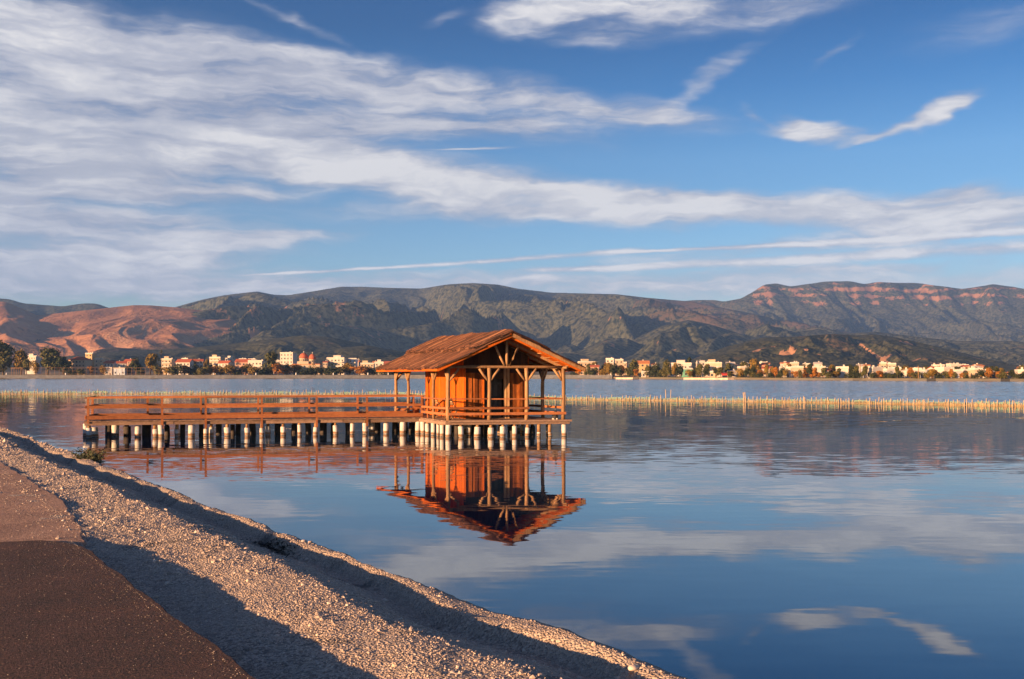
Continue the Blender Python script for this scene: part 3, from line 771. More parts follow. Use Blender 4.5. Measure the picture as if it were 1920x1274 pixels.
# ------------------------------------------------------------------ the hut on piles
P1 = Vector((-2.6, 40.7, 0)); U = Vector((math.cos(math.radians(12)), math.sin(math.radians(12)), 0)); V_ = Vector((-0.407, 0.913, 0))
def hp(a, b, z=0.0): q = P1 + U * a + V_ * b; return Vector((q.x, q.y, z))
AW, BL = 4.85, 7.15           # post grid across and along
DECK = 0.70; BEAM = 2.85
hut = empty('hut', hp(AW / 2, BL / 2, 0))
tag(hut, 'open-sided wooden hut with reed roof and orange boarded cabin standing on white piles', 'hut')

def log(name, p, q, r0, r1, parent, m='log', n=8, bend=.035, seg=5):
    p, q = Vector(p), Vector(q); pts = []; rad = []
    off = Vector((random.uniform(-1, 1), random.uniform(-1, 1), 0)) * bend
    for k in range(seg + 1):
        s = k / seg; pts.append(p.lerp(q, s) + off * math.sin(s * math.pi) + Vector([random.uniform(-1, 1) * bend * .22 for _ in range(3)]) * (0 < k < seg)); rad.append((r0 + (r1 - r0) * s) * random.uniform(.94, 1.06))
    return MB().tube(pts, rad, n, rough=.05).build(name, M[m], parent, smooth=True)

# deck: boards laid across, with the rim beams
for i in range(36):
    b0 = -.12 + i * (BL + .24) / 36; b1 = b0 + (BL + .24) / 36 - .012
    h = random.uniform(-.006, .006)
    c = [hp(-.15, b0, DECK - .045 + h), hp(AW + .15, b0, DECK - .045 + h), hp(AW + .15, b1, DECK - .045 + h), hp(-.15, b1, DECK - .045 + h)]
    c += [Vector((k.x, k.y, DECK + h)) for k in c]
    MB().hexa(c).build('deck_board', M['plank'], hut)
for (a0, b0, a1, b1) in ((-.17, -.10, AW + .22, -.10), (-.12, -.1, -.12, BL + .1), (AW + .12, -.1, AW + .12, BL + .1), (-.1, BL + .05, AW + .1, BL + .05)):
    MB().bar(hp(a0, b0, DECK - .115), hp(a1, b1, DECK - .115), .10, .125, jit=.008).build('rim_beam', M['plank'], hut)
for k in range(1, 6):
    MB().bar(hp(-.05, BL * k / 6, DECK - .12), hp(AW + .05, BL * k / 6, DECK - .12), .09, .14).build('joist', M['plank'], hut)
MB().bar(hp(-.05, -.19, DECK - .03), hp(AW + .28, -.19, DECK - .035), .07, .07, jit=.01).build('edge_log', M['plank'], hut)

# posts with their Y braces
POSTS = [(0, 0, .085), (1.70, 0, .085), (3.27, 0, .085), (AW, 0, .085), (0, 1.78, .07), (0, 5.34, .07), (0, BL, .075), (AW, 1.95, .08), (AW, 3.6, .07), (AW, 5.4, .075), (AW, BL, .075), (2.4, BL, .07)]
for (a, b, r) in POSTS:
    log('post', hp(a, b, DECK - .02), hp(a, b, BEAM + .0), r, r * .92, hut)
    arms = []
    if b in (0, BL): arms += [(s, 0) for s in (-1, 1) if -.1 < a + s * .5 < AW + .1]
    if a in (0, AW): arms += [(0, s) for s in (-1, 1) if -.1 < b + s * .5 < BL + .1]
    for (s, u) in arms:
        log('brace', hp(a + s * .05, b + u * .05, BEAM - .52), hp(a + s * .42, b + u * .42, BEAM - .03), .055, .05, hut, bend=.015, seg=2, n=6)
# plates and the truss
log('beam', hp(-.12, 0, BEAM + .045), hp(AW + .1, 0, BEAM + .045), .062, .058, hut, bend=.01)
log('beam', hp(-.0, BL, BEAM + .045), hp(AW + .0, BL, BEAM + .045), .06, .056, hut, bend=.01)
for a in (0, AW): log('beam', hp(a, -.35, BEAM + .02), hp(a, BL + .5, BEAM + .02), .06, .058, hut, bend=.01)
AM = 2.44; EAVE_A0, EAVE_A1 = -.62, 5.50; B0, B1 = -.52, 7.95; Z_E, Z_R = 2.80, 4.22
def roofz(a): return Z_R - abs(a - AM) * (Z_R - Z_E) / (AM - EAVE_A0)
log('king_post', hp(AM, 0, BEAM + .08), hp(AM, 0, 3.98), .06, .055, hut, bend=.01, seg=3)
log('strut', hp(AM - .10, -.03, BEAM + .10), hp(AM - .52, -.03, roofz(AM - .52) - .16), .05, .045, hut, bend=.02, seg=3)
log('strut', hp(AM + .10, -.03, BEAM + .10), hp(AM + .52, -.03, roofz(AM + .52) - .16), .05, .045, hut, bend=.02, seg=3)

# railings
def rails(pairs, zs, parent, w=.035):
    for (q0, q1) in pairs:
        for (z, h) in zs:
            off = (q1[2] if len(q1) > 2 else 0)
            MB().bar(hp(q0[0], q0[1], z + random.uniform(-.008, .008)), hp(q1[0], q1[1], z + random.uniform(-.012, .012)), w, h, jit=.004).build('rail', M['rail'], parent)
Zt, Zm, Zl = 1.575, 1.195, .955
rails([((0, -.06), (1.70, -.06)), ((1.70, -.06), (3.27, -.06)), ((3.27, -.06), (AW, -.06))], [(Zt, .05)], hut)
rails([((-.05, -.10), (3.35, -.10))], [(Zm, .095)], hut)
rails([((-.05, -.10), (AW + .08, -.10))], [(Zl, .11)], hut)
rails([((-.07, 0), (-.07, 3.25))], [(Zt, .05), (Zm, .09), (Zl, .10)], hut)
rails([((-.02, 5.34), (-.02, BL))], [(Zt, .05), (Zm + .03, .06), (Zl, .09)], hut)
rails([((AW + .05, 0), (AW + .05, BL))], [(Zt, .05), (Zm, .09), (Zl, .10)], hut)
rails([((0, BL + .04), (AW, BL + .04))], [(Zt, .05), (Zl, .09)], hut)
MB().bar(hp(0, 3.25, DECK), hp(0, 3.25, Zt + .05), .09, .09).build('newel_post', M['rail'], hut)
MB().bar(hp(-.03, 2.5, DECK), hp(-.03, 2.5, Zt), .05, .05).build('newel_post', M['rail'], hut)

# cabin walls: upright boards under a wall each
CA0, CA1, CB0, CB1 = 1.15, 3.985, 1.42, 6.4
def wall_boards(name, p0, p1, n, outward, z0=DECK + .01, ztop=None, m='board', wob=.012, back=True):
    w = MB(); L = (p1 - p0).length; d = (p1 - p0).normalized()
    zt = ztop or (lambda s: BEAM + .05)
    # the boarded wall's dark backing
    q0, q1 = p0 - outward * .05, p1 - outward * .05
    bk = MB(); steps = 12
    for i in range(steps):
        s0, s1 = i / steps, (i + 1) / steps
        a, b2 = q0.lerp(q1, s0), q0.lerp(q1, s1)
        a2, b3 = a - outward * .03, b2 - outward * .03
        bk.hexa([Vector((a.x, a.y, z0)), Vector((b2.x, b2.y, z0)), Vector((b3.x, b3.y, z0)), Vector((a2.x, a2.y, z0)),
                 Vector((a.x, a.y, zt(s0))), Vector((b2.x, b2.y, zt(s1))), Vector((b3.x, b3.y, zt(s1))), Vector((a2.x, a2.y, zt(s0)))])
    wl = bk.build(name, M['darkwood'], hut)
    for i in range(n):
        s0, s1 = i / n, (i + 1) / n - .008 / L
        o = outward * random.uniform(-wob, wob)
        a, b2 = p0.lerp(p1, s0) + o, p0.lerp(p1, s1) + o
        ai, bi = a - outward * .028, b2 - outward * .028
        zb = z0 + random.uniform(0, .02)
        MB().hexa([Vector((a.x, a.y, zb)), Vector((b2.x, b2.y, zb)), Vector((bi.x, bi.y, zb)), Vector((ai.x, ai.y, zb)),
                   Vector((a.x, a.y, zt(s0) - .01)), Vector((b2.x, b2.y, zt(s1) - .01)), Vector((bi.x, bi.y, zt(s1) - .01)), Vector((ai.x, ai.y, zt(s0) - .01))]).build('board', M[m], wl)
    return wl
UN = Vector((U.y, -U.x, 0)); VN = Vector((-V_.y, V_.x, 0)).normalized()      # outward: front, left
gz = lambda a0, a1: (lambda s: roofz(a0 + (a1 - a0) * s) - .12)
ZG = 2.66
wall_boards('left_wall', hp(CA0, CB1), hp(CA0, CB0), 26, VN, ztop=lambda s: roofz(CA0) - .12, wob=.004)
wall_boards('right_wall', hp(CA1, CB0), hp(CA1, CB1), 26, -VN, ztop=lambda s: roofz(CA1) - .12)
wall_boards('back_wall', hp(CA1, CB1), hp(CA0, CB1), 16, -UN, ztop=gz(CA1, CA0))
wall_boards('front_wall', hp(CA0, CB0), hp(2.0, CB0), 7, UN, ztop=lambda s: ZG, wob=.022, m='frontboard')
wall_boards('front_wall', hp(3.06, CB0), hp(CA1, CB0), 7, UN, ztop=lambda s: ZG, wob=.022, m='frontboard')
for (aa, ww) in ((CA0 + .03, .09), (1.98, .08)):
    MB().bar(hp(aa, CB0 - .05, DECK), hp(aa, CB0 - .05, BEAM), ww, .05).build('corner_post', M['board'], hut)
# gable boarding with the roof's shade put into its colour; recess and door
hd = 2.45
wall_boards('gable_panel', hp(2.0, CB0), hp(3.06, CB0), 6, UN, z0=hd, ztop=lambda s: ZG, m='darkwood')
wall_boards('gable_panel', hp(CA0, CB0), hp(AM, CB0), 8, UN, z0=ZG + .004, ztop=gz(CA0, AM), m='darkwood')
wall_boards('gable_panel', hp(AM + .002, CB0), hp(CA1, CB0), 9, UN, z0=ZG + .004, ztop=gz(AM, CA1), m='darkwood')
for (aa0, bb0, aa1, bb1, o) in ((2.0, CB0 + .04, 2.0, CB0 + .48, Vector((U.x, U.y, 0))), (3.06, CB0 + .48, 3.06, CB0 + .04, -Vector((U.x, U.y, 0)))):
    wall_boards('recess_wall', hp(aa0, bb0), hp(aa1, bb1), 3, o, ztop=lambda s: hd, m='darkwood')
dr = MB().hexa([hp(2.06, CB0 + .46, DECK), hp(3.0, CB0 + .46, DECK), hp(3.0, CB0 + .51, DECK), hp(2.06, CB0 + .51, DECK), hp(2.06, CB0 + .46, hd), hp(3.0, CB0 + .46, hd), hp(3.0, CB0 + .51, hd), hp(2.06, CB0 + .51, hd)]).build('door', M['greywood'], hut)
for i in range(5):
    a0 = 2.10 + i * .172
    MB().hexa([hp(a0, CB0 + .435, DECK + .02), hp(a0 + .16, CB0 + .435, DECK + .02), hp(a0 + .16, CB0 + .458, DECK + .02), hp(a0, CB0 + .458, DECK + .02),
               hp(a0, CB0 + .435, hd - .03), hp(a0 + .16, CB0 + .435, hd - .03), hp(a0 + .16, CB0 + .458, hd - .03), hp(a0, CB0 + .458, hd - .03)]).build('door_board', M['greywood'], dr)
for z in (1.05, 1.6, 2.2):
    MB().bar(hp(2.1, CB0 + .42, z), hp(2.95, CB0 + .42, z), .03, .09).build('ledge', M['greywood'], dr)
MB().bar(hp(2.88, CB0 + .40, 1.55), hp(2.88, CB0 + .40, 1.75), .03, .03).build('handle', M['darkpile'], dr)
MB().bar(hp(2.93, CB0 - .04, DECK), hp(2.93, CB0 - .04, BEAM), .12, .07).build('door_jamb', M['log'], hut)
MB().bar(hp(3.07, CB0 - .05, DECK), hp(3.07, CB0 - .05, BEAM), .10, .06).build('door_jamb', M['log'], hut)
MB().bar(hp(2.02, CB0 - .03, hd), hp(3.0, CB0 - .03, hd), .06, .10).build('lintel', M['darkwood'], hut)

# roof: boarding, rafters, fascias, reed courses
def roof_pt(a, b, dz=0.0): return hp(a, b, roofz(a) + dz)
rb = MB()
for (a0, a1) in ((EAVE_A0, AM), (AM, EAVE_A1)):
    c = [roof_pt(a0, B0, -.03), roof_pt(a1, B0, -.03), roof_pt(a1, B1, -.03), roof_pt(a0, B1, -.03), roof_pt(a0, B0), roof_pt(a1, B0), roof_pt(a1, B1), roof_pt(a0, B1)]
    rb.hexa(c)
roof = rb.build('roof', M['board'], hut)
for i in range(9):
    b = B0 + .12 + i * (B1 - B0 - .24) / 8
    for s, ae in ((-1, EAVE_A0 + .10), (1, EAVE_A1 - .10)):
        m = 'log' if i else 'board'
        MB().bar(roof_pt(ae, b, -.095), roof_pt(AM + s * .04, b, -.095), .075, .11).build('rafter', M[m], roof)
for s, ae in ((-1, EAVE_A0 - .03), (1, EAVE_A1 + .03)):
    MB().bar(roof_pt(ae, B0 - .035, -.02), roof_pt(AM + s * .02, B0 - .035, -.02), .05, .15).build('rake_board', M['board' if s < 0 else 'log'], roof)
    MB().bar(roof_pt(ae, B1 + .035, -.02), roof_pt(AM + s * .02, B1 + .035, -.02), .05, .13).build('rake_board', M['board'], roof)
    MB().bar(hp(ae, B0 - .05, roofz(ae) - .02), hp(ae, B1 + .05, roofz(ae) - .02), .04, .10, jit=.006).build('fascia', M['board'], roof)
for k in range(1, 8):
    for s in (-1, 1):
        a = AM + s * k * .38
        MB().bar(hp(a, B0 + .02, roofz(a) - .045), hp(a, B1 - .02, roofz(a) - .045), .05, .028).build('batten', M['log'], roof)

def reed_course(name, side, s0, s1, lift, n, rag, b_over, seed):
    """reeds laid down the slope, from slope fraction s0 (low) to s1 (high)"""
    r = np.random.default_rng(seed); ae = EAVE_A0 - .07 if side < 0 else EAVE_A1 + .07
    V = []; Fc = []; S = []; nseg = 3
    for layer in range(3):
        for i in range(n):
            L0 = s0 + r.uniform(-rag, rag * .6) + r.uniform(0, 1) ** 2 * (s1 - s0) * .75
            L1 = min(s1 + .01, L0 + r.uniform(.22, .5) * 1.0)
            b = r.uniform(B0 - .08, B1 + b_over); db = r.normal(0, .05)
            w = r.uniform(.010, .034); hgt = lift * (layer + 1) / 3 + r.uniform(-.02, .035)
            sh = np.clip(r.normal(.5, .24) + .22 * math.sin(b * 9.3) * math.sin(b * 3.1 + 1), 0, 1)
            base = len(V)
            for k in range(nseg):
                f = k / (nseg - 1); sl = L0 + (L1 - L0) * f
                a = ae + (AM - ae) * min(sl, 1.0); bb = b + db * f
                wav = .012 * math.sin(bb * 5 + a * 3) + .02 * math.sin(bb * 1.7 + 1)
                z = roofz(a) + hgt + .012 * (1 - f) + wav
                c = hp(a, bb, z)
                V += [(c.x - V_.x * w, c.y - V_.y * w, z - .004), (c.x, c.y, z + w * .9), (c.x + V_.x * w, c.y + V_.y * w, z - .004)]; S += [sh] * 3
            for k in range(nseg - 1):
                i0 = base + k * 3
                Fc += [(i0, i0 + 1, i0 + 4, i0 + 3), (i0 + 1, i0 + 2, i0 + 5, i0 + 4)]
    V = np.array(V); Fc = np.array(Fc)
    me = np_mesh(name, V, Fc, M['thatch'], smooth=False, attrs={'shade': np.array(S)})
    o = link(bpy.data.objects.new(name, me), roof); hide_world_matrix(o, roof)
    o['kind'] = 'stuff'; return o
reed_course('reed_thatch', -1, 0.0, .62, .05, 1900, .012, .10, 1)
reed_course('reed_thatch', -1, .50, 1.0, .17, 1700, .035, .42, 2)
reed_course('reed_thatch', 1, 0.0, .62, .05, 1000, .012, .10, 3)
reed_course('reed_thatch', 1, .50, 1.0, .15, 900, .03, .25, 4)
rc = MB(); pts = [hp(AM, b, Z_R + .11 + random.uniform(-.012, .02)) for b in np.linspace(B0 - .08, B1 + .25, 22)]
rc.tube(pts, [.055] * len(pts), 7, rough=.25)
o = rc.build('ridge_bundle', M['darkwood'], roof, smooth=True)

# piles under the hut: a whitewashed concrete sleeve with a timber head
def pile(parent, x, y, r, top, head=None, dark=False, ztop=DECK - .06):
    lean = Vector((random.uniform(-.035, .035), random.uniform(-.03, .03), 0)); r *= random.uniform(.9, 1.12); top += random.uniform(-.05, .04); p = Vector((x, y, 0)); t = top + random.uniform(-.03, .03)
    pl = MB().tube([p + Vector((0, 0, -1.2)), p + lean * .3 + Vector((0, 0, .05)), p + lean + Vector((0, 0, t - .015)), p + lean + Vector((0, 0, t))], [r, r * random.uniform(.97, 1.05), r, r * .9], 10, rough=.03).build('pile', M['darkpile' if dark else 'pile'], parent, smooth=True)
    if head:
        MB().tube([p + lean + Vector((0, 0, t - .02)), p + lean + Vector((random.uniform(-.01, .01), 0, ztop))], [head, head * .95], 7, rough=.06).build('pile_head', M['darkpile' if dark else 'log'], pl, smooth=True)
    return pl
def on_line(p, q, px):            # the point of a ground line that stands at photo column px
    k = (px - 960) / F; d = q - p; s = (k * p.y - p.x) / (d.x - k * d.y); return p + d * s
fp, fq = hp(-.05, -.02), hp(AW + .05, -.02)
for (px, r, top, hd_) in ((840, .125, .55, None), (865, .115, .50, .075), (894, .115, .40, .075), (920.6, .115, .43, .07), (942, .115, .48, .06), (964.7, .11, .48, .06), (988, .10, .38, .075), (1010, .085, .16, .075), (1032, .085, .22, .075), (1058, .10, .48, .06)):
    q = on_line(fp, fq, px); pile(hut, q.x, q.y, r, top, hd_)
lp, lq = hp(-.03, 0), hp(-.03, 4.0)
for (px, r, top, hd_) in ((829, .10, .50, .06), (821, .07, .44, .04), (812.5, .11, .52, .06), (802, .105, .54, .06), (793.5, .11, .53, .06)):
    q = on_line(lp, lq, px); pile(hut, q.x, q.y, r, top, hd_)
for b in (1.3, 2.7, 4.3, 5.8, 7.05):
    for a in (.55, 1.4, 2.3, 3.2, 4.1, 4.8):
        q = hp(a + random.uniform(-.12, .12), b + random.uniform(-.2, .2)); dk = random.random() < .45
        pile(hut, q.x, q.y, random.uniform(.09, .125), random.uniform(.3, .5), random.uniform(.05, .08), dk)
for b in (4.6, 5.7, 6.9):
    q = hp(0, b); pile(hut, q.x, q.y, .11, .48, .07)

# ------------------------------------------------------------------ the pier
PA = W(158, 40.35); PB = hp(0, 3.25); PE = (PB - PA).normalized(); PP = Vector((-PE.y, PE.x, 0)); PL = (PB - PA).length; PWD = 2.05
def pp(s, w, z=0.0): q = PA + PE * s + PP * w; return Vector((q.x, q.y, z))
pier = empty('pier', pp(PL / 2, PWD / 2))
tag(pier, 'long low wooden pier with three-rail railings leading from the bank to the hut', 'pier')
nb = 84
pm = MB().box(-.072, .072, -.10, PWD + .10, -.045, 0).mesh('deck_board', M['plank'])
for i in range(nb):
    o = link(bpy.data.objects.new('deck_board', pm), pier)
    q = pp((i + .5) * PL / nb, 0, DECK + random.uniform(-.006, .006)); hide_world_matrix(o, pier)
    o.location = q; o.rotation_euler = (0, random.uniform(-.01, .01), math.atan2(PE.y, PE.x) + random.uniform(-.004, .004)); o.scale = (PL / nb / .150, 1, 1)
for w in (.0, PWD * .5, PWD):
    for k in range(4):
        s0, s1 = PL * k / 4 + .01, PL * (k + 1) / 4 - .01
        MB().bar(pp(s0, w, DECK - .12), pp(s1, w, DECK - .12 + random.uniform(-.008, .008)), .09, .14, jit=.006).build('stringer', M['plank'], pier)
def s_at(px, w):
    q = on_line(pp(0, w), pp(PL, w), px); return (q - pp(0, w)).dot(PE)
front = [s_at(p, 0) for p in (166, 304.6, 386, 491, 594, 688)] + [PL - .05]
rear = [s_at(p, PWD) for p in (173, 277, 377, 484, 580, 671)] + [PL - .1]
RZ = ((1.63, .055), (1.255, .115), (.83, .155))
for (lst, w, s) in ((front, -.06, -1), (rear, PWD + .06, 1)):
    for i, q in enumerate(lst):
        MB().bar(pp(q, w, DECK - (.35 if s < 0 and i else .1)), pp(q + random.uniform(-.015, .015), w, 1.62), .085, .085, up=PE, jit=.005).build('post', M['rail'], pier)
    cuts = [lst[0] - .06, lst[2], lst[4], PL]
    for j, (z, hgt) in enumerate(RZ):
        for k in range(3):
            off = w + s * (.065 if j else 0.0) ; zz = z + (0 if j else 0)
            a, b = cuts[k], cuts[k + 1] - .006
            MB().bar(pp(a, off if j else w, zz + random.uniform(-.006, .006)), pp(b, off if j else w, zz + random.uniform(-.01, .01)), .035 if j else .11, hgt, jit=.004).build('rail', M['rail'], pier)
for (z, hgt) in RZ:
    MB().bar(pp(.04, -.04, z), pp(.04, PWD + .04, z), .035, hgt).build('end_rail', M['rail'], pier)
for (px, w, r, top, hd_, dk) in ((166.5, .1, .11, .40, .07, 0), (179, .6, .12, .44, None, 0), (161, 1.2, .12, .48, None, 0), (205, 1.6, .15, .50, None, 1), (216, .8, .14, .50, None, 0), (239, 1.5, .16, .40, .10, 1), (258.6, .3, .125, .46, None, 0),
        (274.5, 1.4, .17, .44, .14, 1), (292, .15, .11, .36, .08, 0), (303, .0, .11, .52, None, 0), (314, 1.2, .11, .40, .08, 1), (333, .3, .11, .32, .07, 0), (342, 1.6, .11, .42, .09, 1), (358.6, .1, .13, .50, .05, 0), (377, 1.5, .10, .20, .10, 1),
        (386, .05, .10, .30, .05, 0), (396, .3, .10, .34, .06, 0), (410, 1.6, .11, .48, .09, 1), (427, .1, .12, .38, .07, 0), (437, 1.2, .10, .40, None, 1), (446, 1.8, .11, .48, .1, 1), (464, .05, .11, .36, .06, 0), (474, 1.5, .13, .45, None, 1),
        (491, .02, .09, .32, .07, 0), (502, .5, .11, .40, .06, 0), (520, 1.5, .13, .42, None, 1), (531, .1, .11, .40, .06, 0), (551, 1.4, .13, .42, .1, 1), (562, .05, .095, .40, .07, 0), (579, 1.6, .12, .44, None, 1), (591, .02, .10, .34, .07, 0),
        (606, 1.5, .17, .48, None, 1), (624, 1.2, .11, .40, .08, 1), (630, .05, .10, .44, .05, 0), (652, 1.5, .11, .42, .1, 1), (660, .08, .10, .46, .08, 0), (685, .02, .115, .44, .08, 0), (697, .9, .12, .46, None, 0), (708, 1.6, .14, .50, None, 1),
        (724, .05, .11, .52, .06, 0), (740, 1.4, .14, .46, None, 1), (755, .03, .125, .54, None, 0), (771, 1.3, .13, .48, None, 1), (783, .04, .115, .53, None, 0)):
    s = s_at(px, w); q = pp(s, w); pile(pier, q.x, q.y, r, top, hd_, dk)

# ------------------------------------------------------------------ small things on the decks
def plank_bench():
    b = empty('bench', hp(.75, 6.0, DECK))
    MB().bar(hp(.35, 5.5, DECK + .46), hp(.9, 6.9, DECK + .40), .30, .04).build('seat', M['rail'], b)
    for (a, bb) in ((.42, 5.7), (.85, 6.7)):
        MB().bar(hp(a, bb, DECK), hp(a + .05, bb, DECK + .42), .06, .20, up=U).build('leg', M['rail'], b)
    tag(b, 'low plank bench behind the pier railing at the rear corner of the hut', 'bench')
plank_bench()
def folding_chair(a, b, rz, label):
    o = empty('chair', hp(a, b, DECK), rz)
    def P(x, y, z): c, s = math.cos(rz), math.sin(rz); q = o.location; return Vector((q.x + x * c - y * s, q.y + x * s + y * c, q.z + z))
    for x in (-.2, .2):
        MB().bar(P(x, -.24, .0), P(x, .22, .92), .035, .04).build('frame_bar', M['log'], o)
        MB().bar(P(x * .85, .24, .0), P(x * .85, -.24, .48), .035, .04).build('leg', M['log'], o)
    for k in range(4): MB().bar(P(-.2, -.20 + k * .11, .46), P(.2, -.20 + k * .11, .46), .09, .02).build('seat_slat', M['log'], o)
    for k in range(3): MB().bar(P(-.2, .12 + k * .035, .66 + k * .09), P(.2, .12 + k * .035, .66 + k * .09), .02, .06).build('back_slat', M['log'], o)
    tag(o, label, 'chair')
folding_chair(.45, .85, 2.3, 'folding wooden chair by the corner post, nearest the front of the hut')
folding_chair(.5, 2.6, 2.0, 'folding wooden chair beside the pier entrance, against the orange wall')
def bag():
    o = empty('bag', hp(4.55, .12, DECK)); r = random.Random(3)
    c = hp(4.55, .12, DECK)
    MB().tube([c + Vector((0, 0, .0)), c + Vector((.01, 0, .10)), c + Vector((0, 0, .24)), c + Vector((.02, 0, .33)), c + Vector((.0, 0, .36))], [.10, .13, .11, .05, .07], 9, rough=.12).build('sack', simple('dark_sackcloth', (.03, .028, .03), .9, .3, 9), o, smooth=True)
    MB().tube([c + Vector((-.12, -.05, .02)), c + Vector((.10, -.09, .03))], [.035, .03], 6).build('rope_coil', simple('pale_rope', (.6, .55, .48), .9, .2, 30), o)
    tag(o, 'small dark sack standing at the foot of the right front post', 'sack')
bag()

# ------------------------------------------------------------------ fish fences in the lagoon
stake_me = MB().tube([(0, 0, 0), (.02, .01, .5), (0, 0, 1)], [.055, .05, .042], 6, rough=.08).mesh('stake', M['stake'], True)
def fish_fence(line, x0, x1, step, tall, net_h, reed_h, label, seed):
    r = random.Random(seed); pxs = [p[0] for p in line]; ds = [p[1] for p in line]
    D = lambda px: float(np.interp(px, pxs, ds))
    mid_ = (x0 + x1) / 2; f = empty('fish_fence', W(mid_, D(mid_)))
    px = x0; n = 0
    while px < x1:
        d = D(px); o = link(bpy.data.objects.new('stake', stake_me), f); hide_world_matrix(o, f)
        q = W(px, d + r.uniform(-.12, .12), -.5); h = tall * r.choice([.8, .9, .95, 1, 1, 1.08, 1.2]) + .5
        if abs(px - 1253) < step * .55: h = 1.15 + .5
        if abs(px - 1397) < step * .55: h = .95 + .5
        o.location = q; k = r.uniform(.6, 1.15); o.scale = (k, k, h); o.rotation_euler = (r.gauss(0, .05), r.gauss(0, .06), r.uniform(0, 6)); n += 1
        px += step * r.choice([.55, .7, .85, 1, 1.05, 1.4, 1.7])
    net = MB(); cols = np.arange(x0, x1, 6.0)
    def strip(mb, z0f, z1f, dy):
        for a, b in zip(cols[:-1], cols[1:]):
            p, q = W(a, D(a) + dy), W(b, D(b) + dy)
            mb.hexa([Vector((p.x, p.y, z0f(a))), Vector((q.x, q.y, z0f(b))), Vector((q.x, q.y + .02, z0f(b))), Vector((p.x, p.y + .02, z0f(a))),
                     Vector((p.x, p.y, z1f(a))), Vector((q.x, q.y, z1f(b))), Vector((q.x, q.y + .02, z1f(b))), Vector((p.x, p.y + .02, z1f(a)))])
    wav = lambda a: .05 * math.sin(a * .11) + .04 * math.sin(a * .037 + 1)
    strip(net, lambda a: -.1, lambda a: net_h + wav(a), .06)
    net.build('net', M['net'], f)
    rd = MB()
    for a in np.arange(x0, x1, .9):
        d = D(a); p = W(a, d - .06, 0); hh = reed_h * r.uniform(.5, 1.15); w = .022
        rd.face([(p.x - w, p.y, -.1), (p.x + w, p.y, -.1), (p.x + w * .5, p.y + r.uniform(-.03, .03), hh), (p.x - w * .5, p.y + r.uniform(-.03, .03), hh)])
    o = rd.build('reed_screen', M['reed'], f); o['kind'] = 'stuff'
    tag(f, label, 'fence')
fish_fence([(-60, 134), (0, 132), (740, 125), (860, 119)], -30, 800, 7.0, .64, .42, .32, 'staked fish fence with green netting crossing the water behind the pier', 1)
fish_fence([(980, 108), (1060, 102), (1480, 92.5), (1900, 81.5), (1990, 79)], 985, 1965, 7.2, .52, .33, .26, 'staked fish fence with green netting running from the hut to the right edge', 2)
#@@PART3
# ------------------------------------------------------------------ the town on the far shore
WALLC = {'white': (.50, .46, .41), 'cream': (.46, .36, .25), 'yellow': (.46, .32, .16), 'pink': (.44, .27, .20), 'grey': (.36, .37, .40), 'blue': (.42, .48, .56), 'ochre': (.46, .27, .11), 'green': (.12, .34, .24), 'stone': (.40, .32, .24)}
MW = {k: simple('render_' + k, v, .85, .10, .5) for k, v in WALLC.items()}
M['tile'] = simple('red_roof_tile', (.40, .10, .045), .8, .25, 1.2)
M['tile_o'] = simple('orange_roof_tile', (.48, .18, .07), .8, .25, 1.2)
M['slab'] = simple('flat_roof_slab', (.55, .50, .44), .85, .15, .6)
M['rail_m'] = simple('balcony_rail', (.50, .46, .40), .7, .1, 1)
def m_glass():
    m, N, b = mat('window_glass'); b.inputs['Base Color'].default_value = (.03, .035, .045, 1); b.inputs['Roughness'].default_value = .12; return m
M['glass'] = m_glass()
M['frame'] = simple('window_frame', (.40, .33, .27), .6, .1, 1)
wm = MB(); wm.box(-.60, .60, -.05, .05, 0, 1.35, 0); wm.box(-.50, .50, -.075, -.052, .10, 1.26, 1)
WIN = wm.mesh('window', [M['frame'], M['glass']])
dm = MB(); dm.box(-.55, .55, -.06, .05, 0, 2.15, 0); dm.box(-.45, .45, -.085, -.062, .06, 2.05, 1)
DOOR = dm.mesh('door', [M['frame'], simple('door_paint', (.16, .09, .05), .6, .2, 2)])
def child(name, me, parent, loc=(0, 0, 0), rz=0.0, scale=(1, 1, 1)):
    o = link(bpy.data.objects.new(name, me), parent); o.location = loc; o.rotation_euler = (0, 0, rz); o.scale = scale; return o

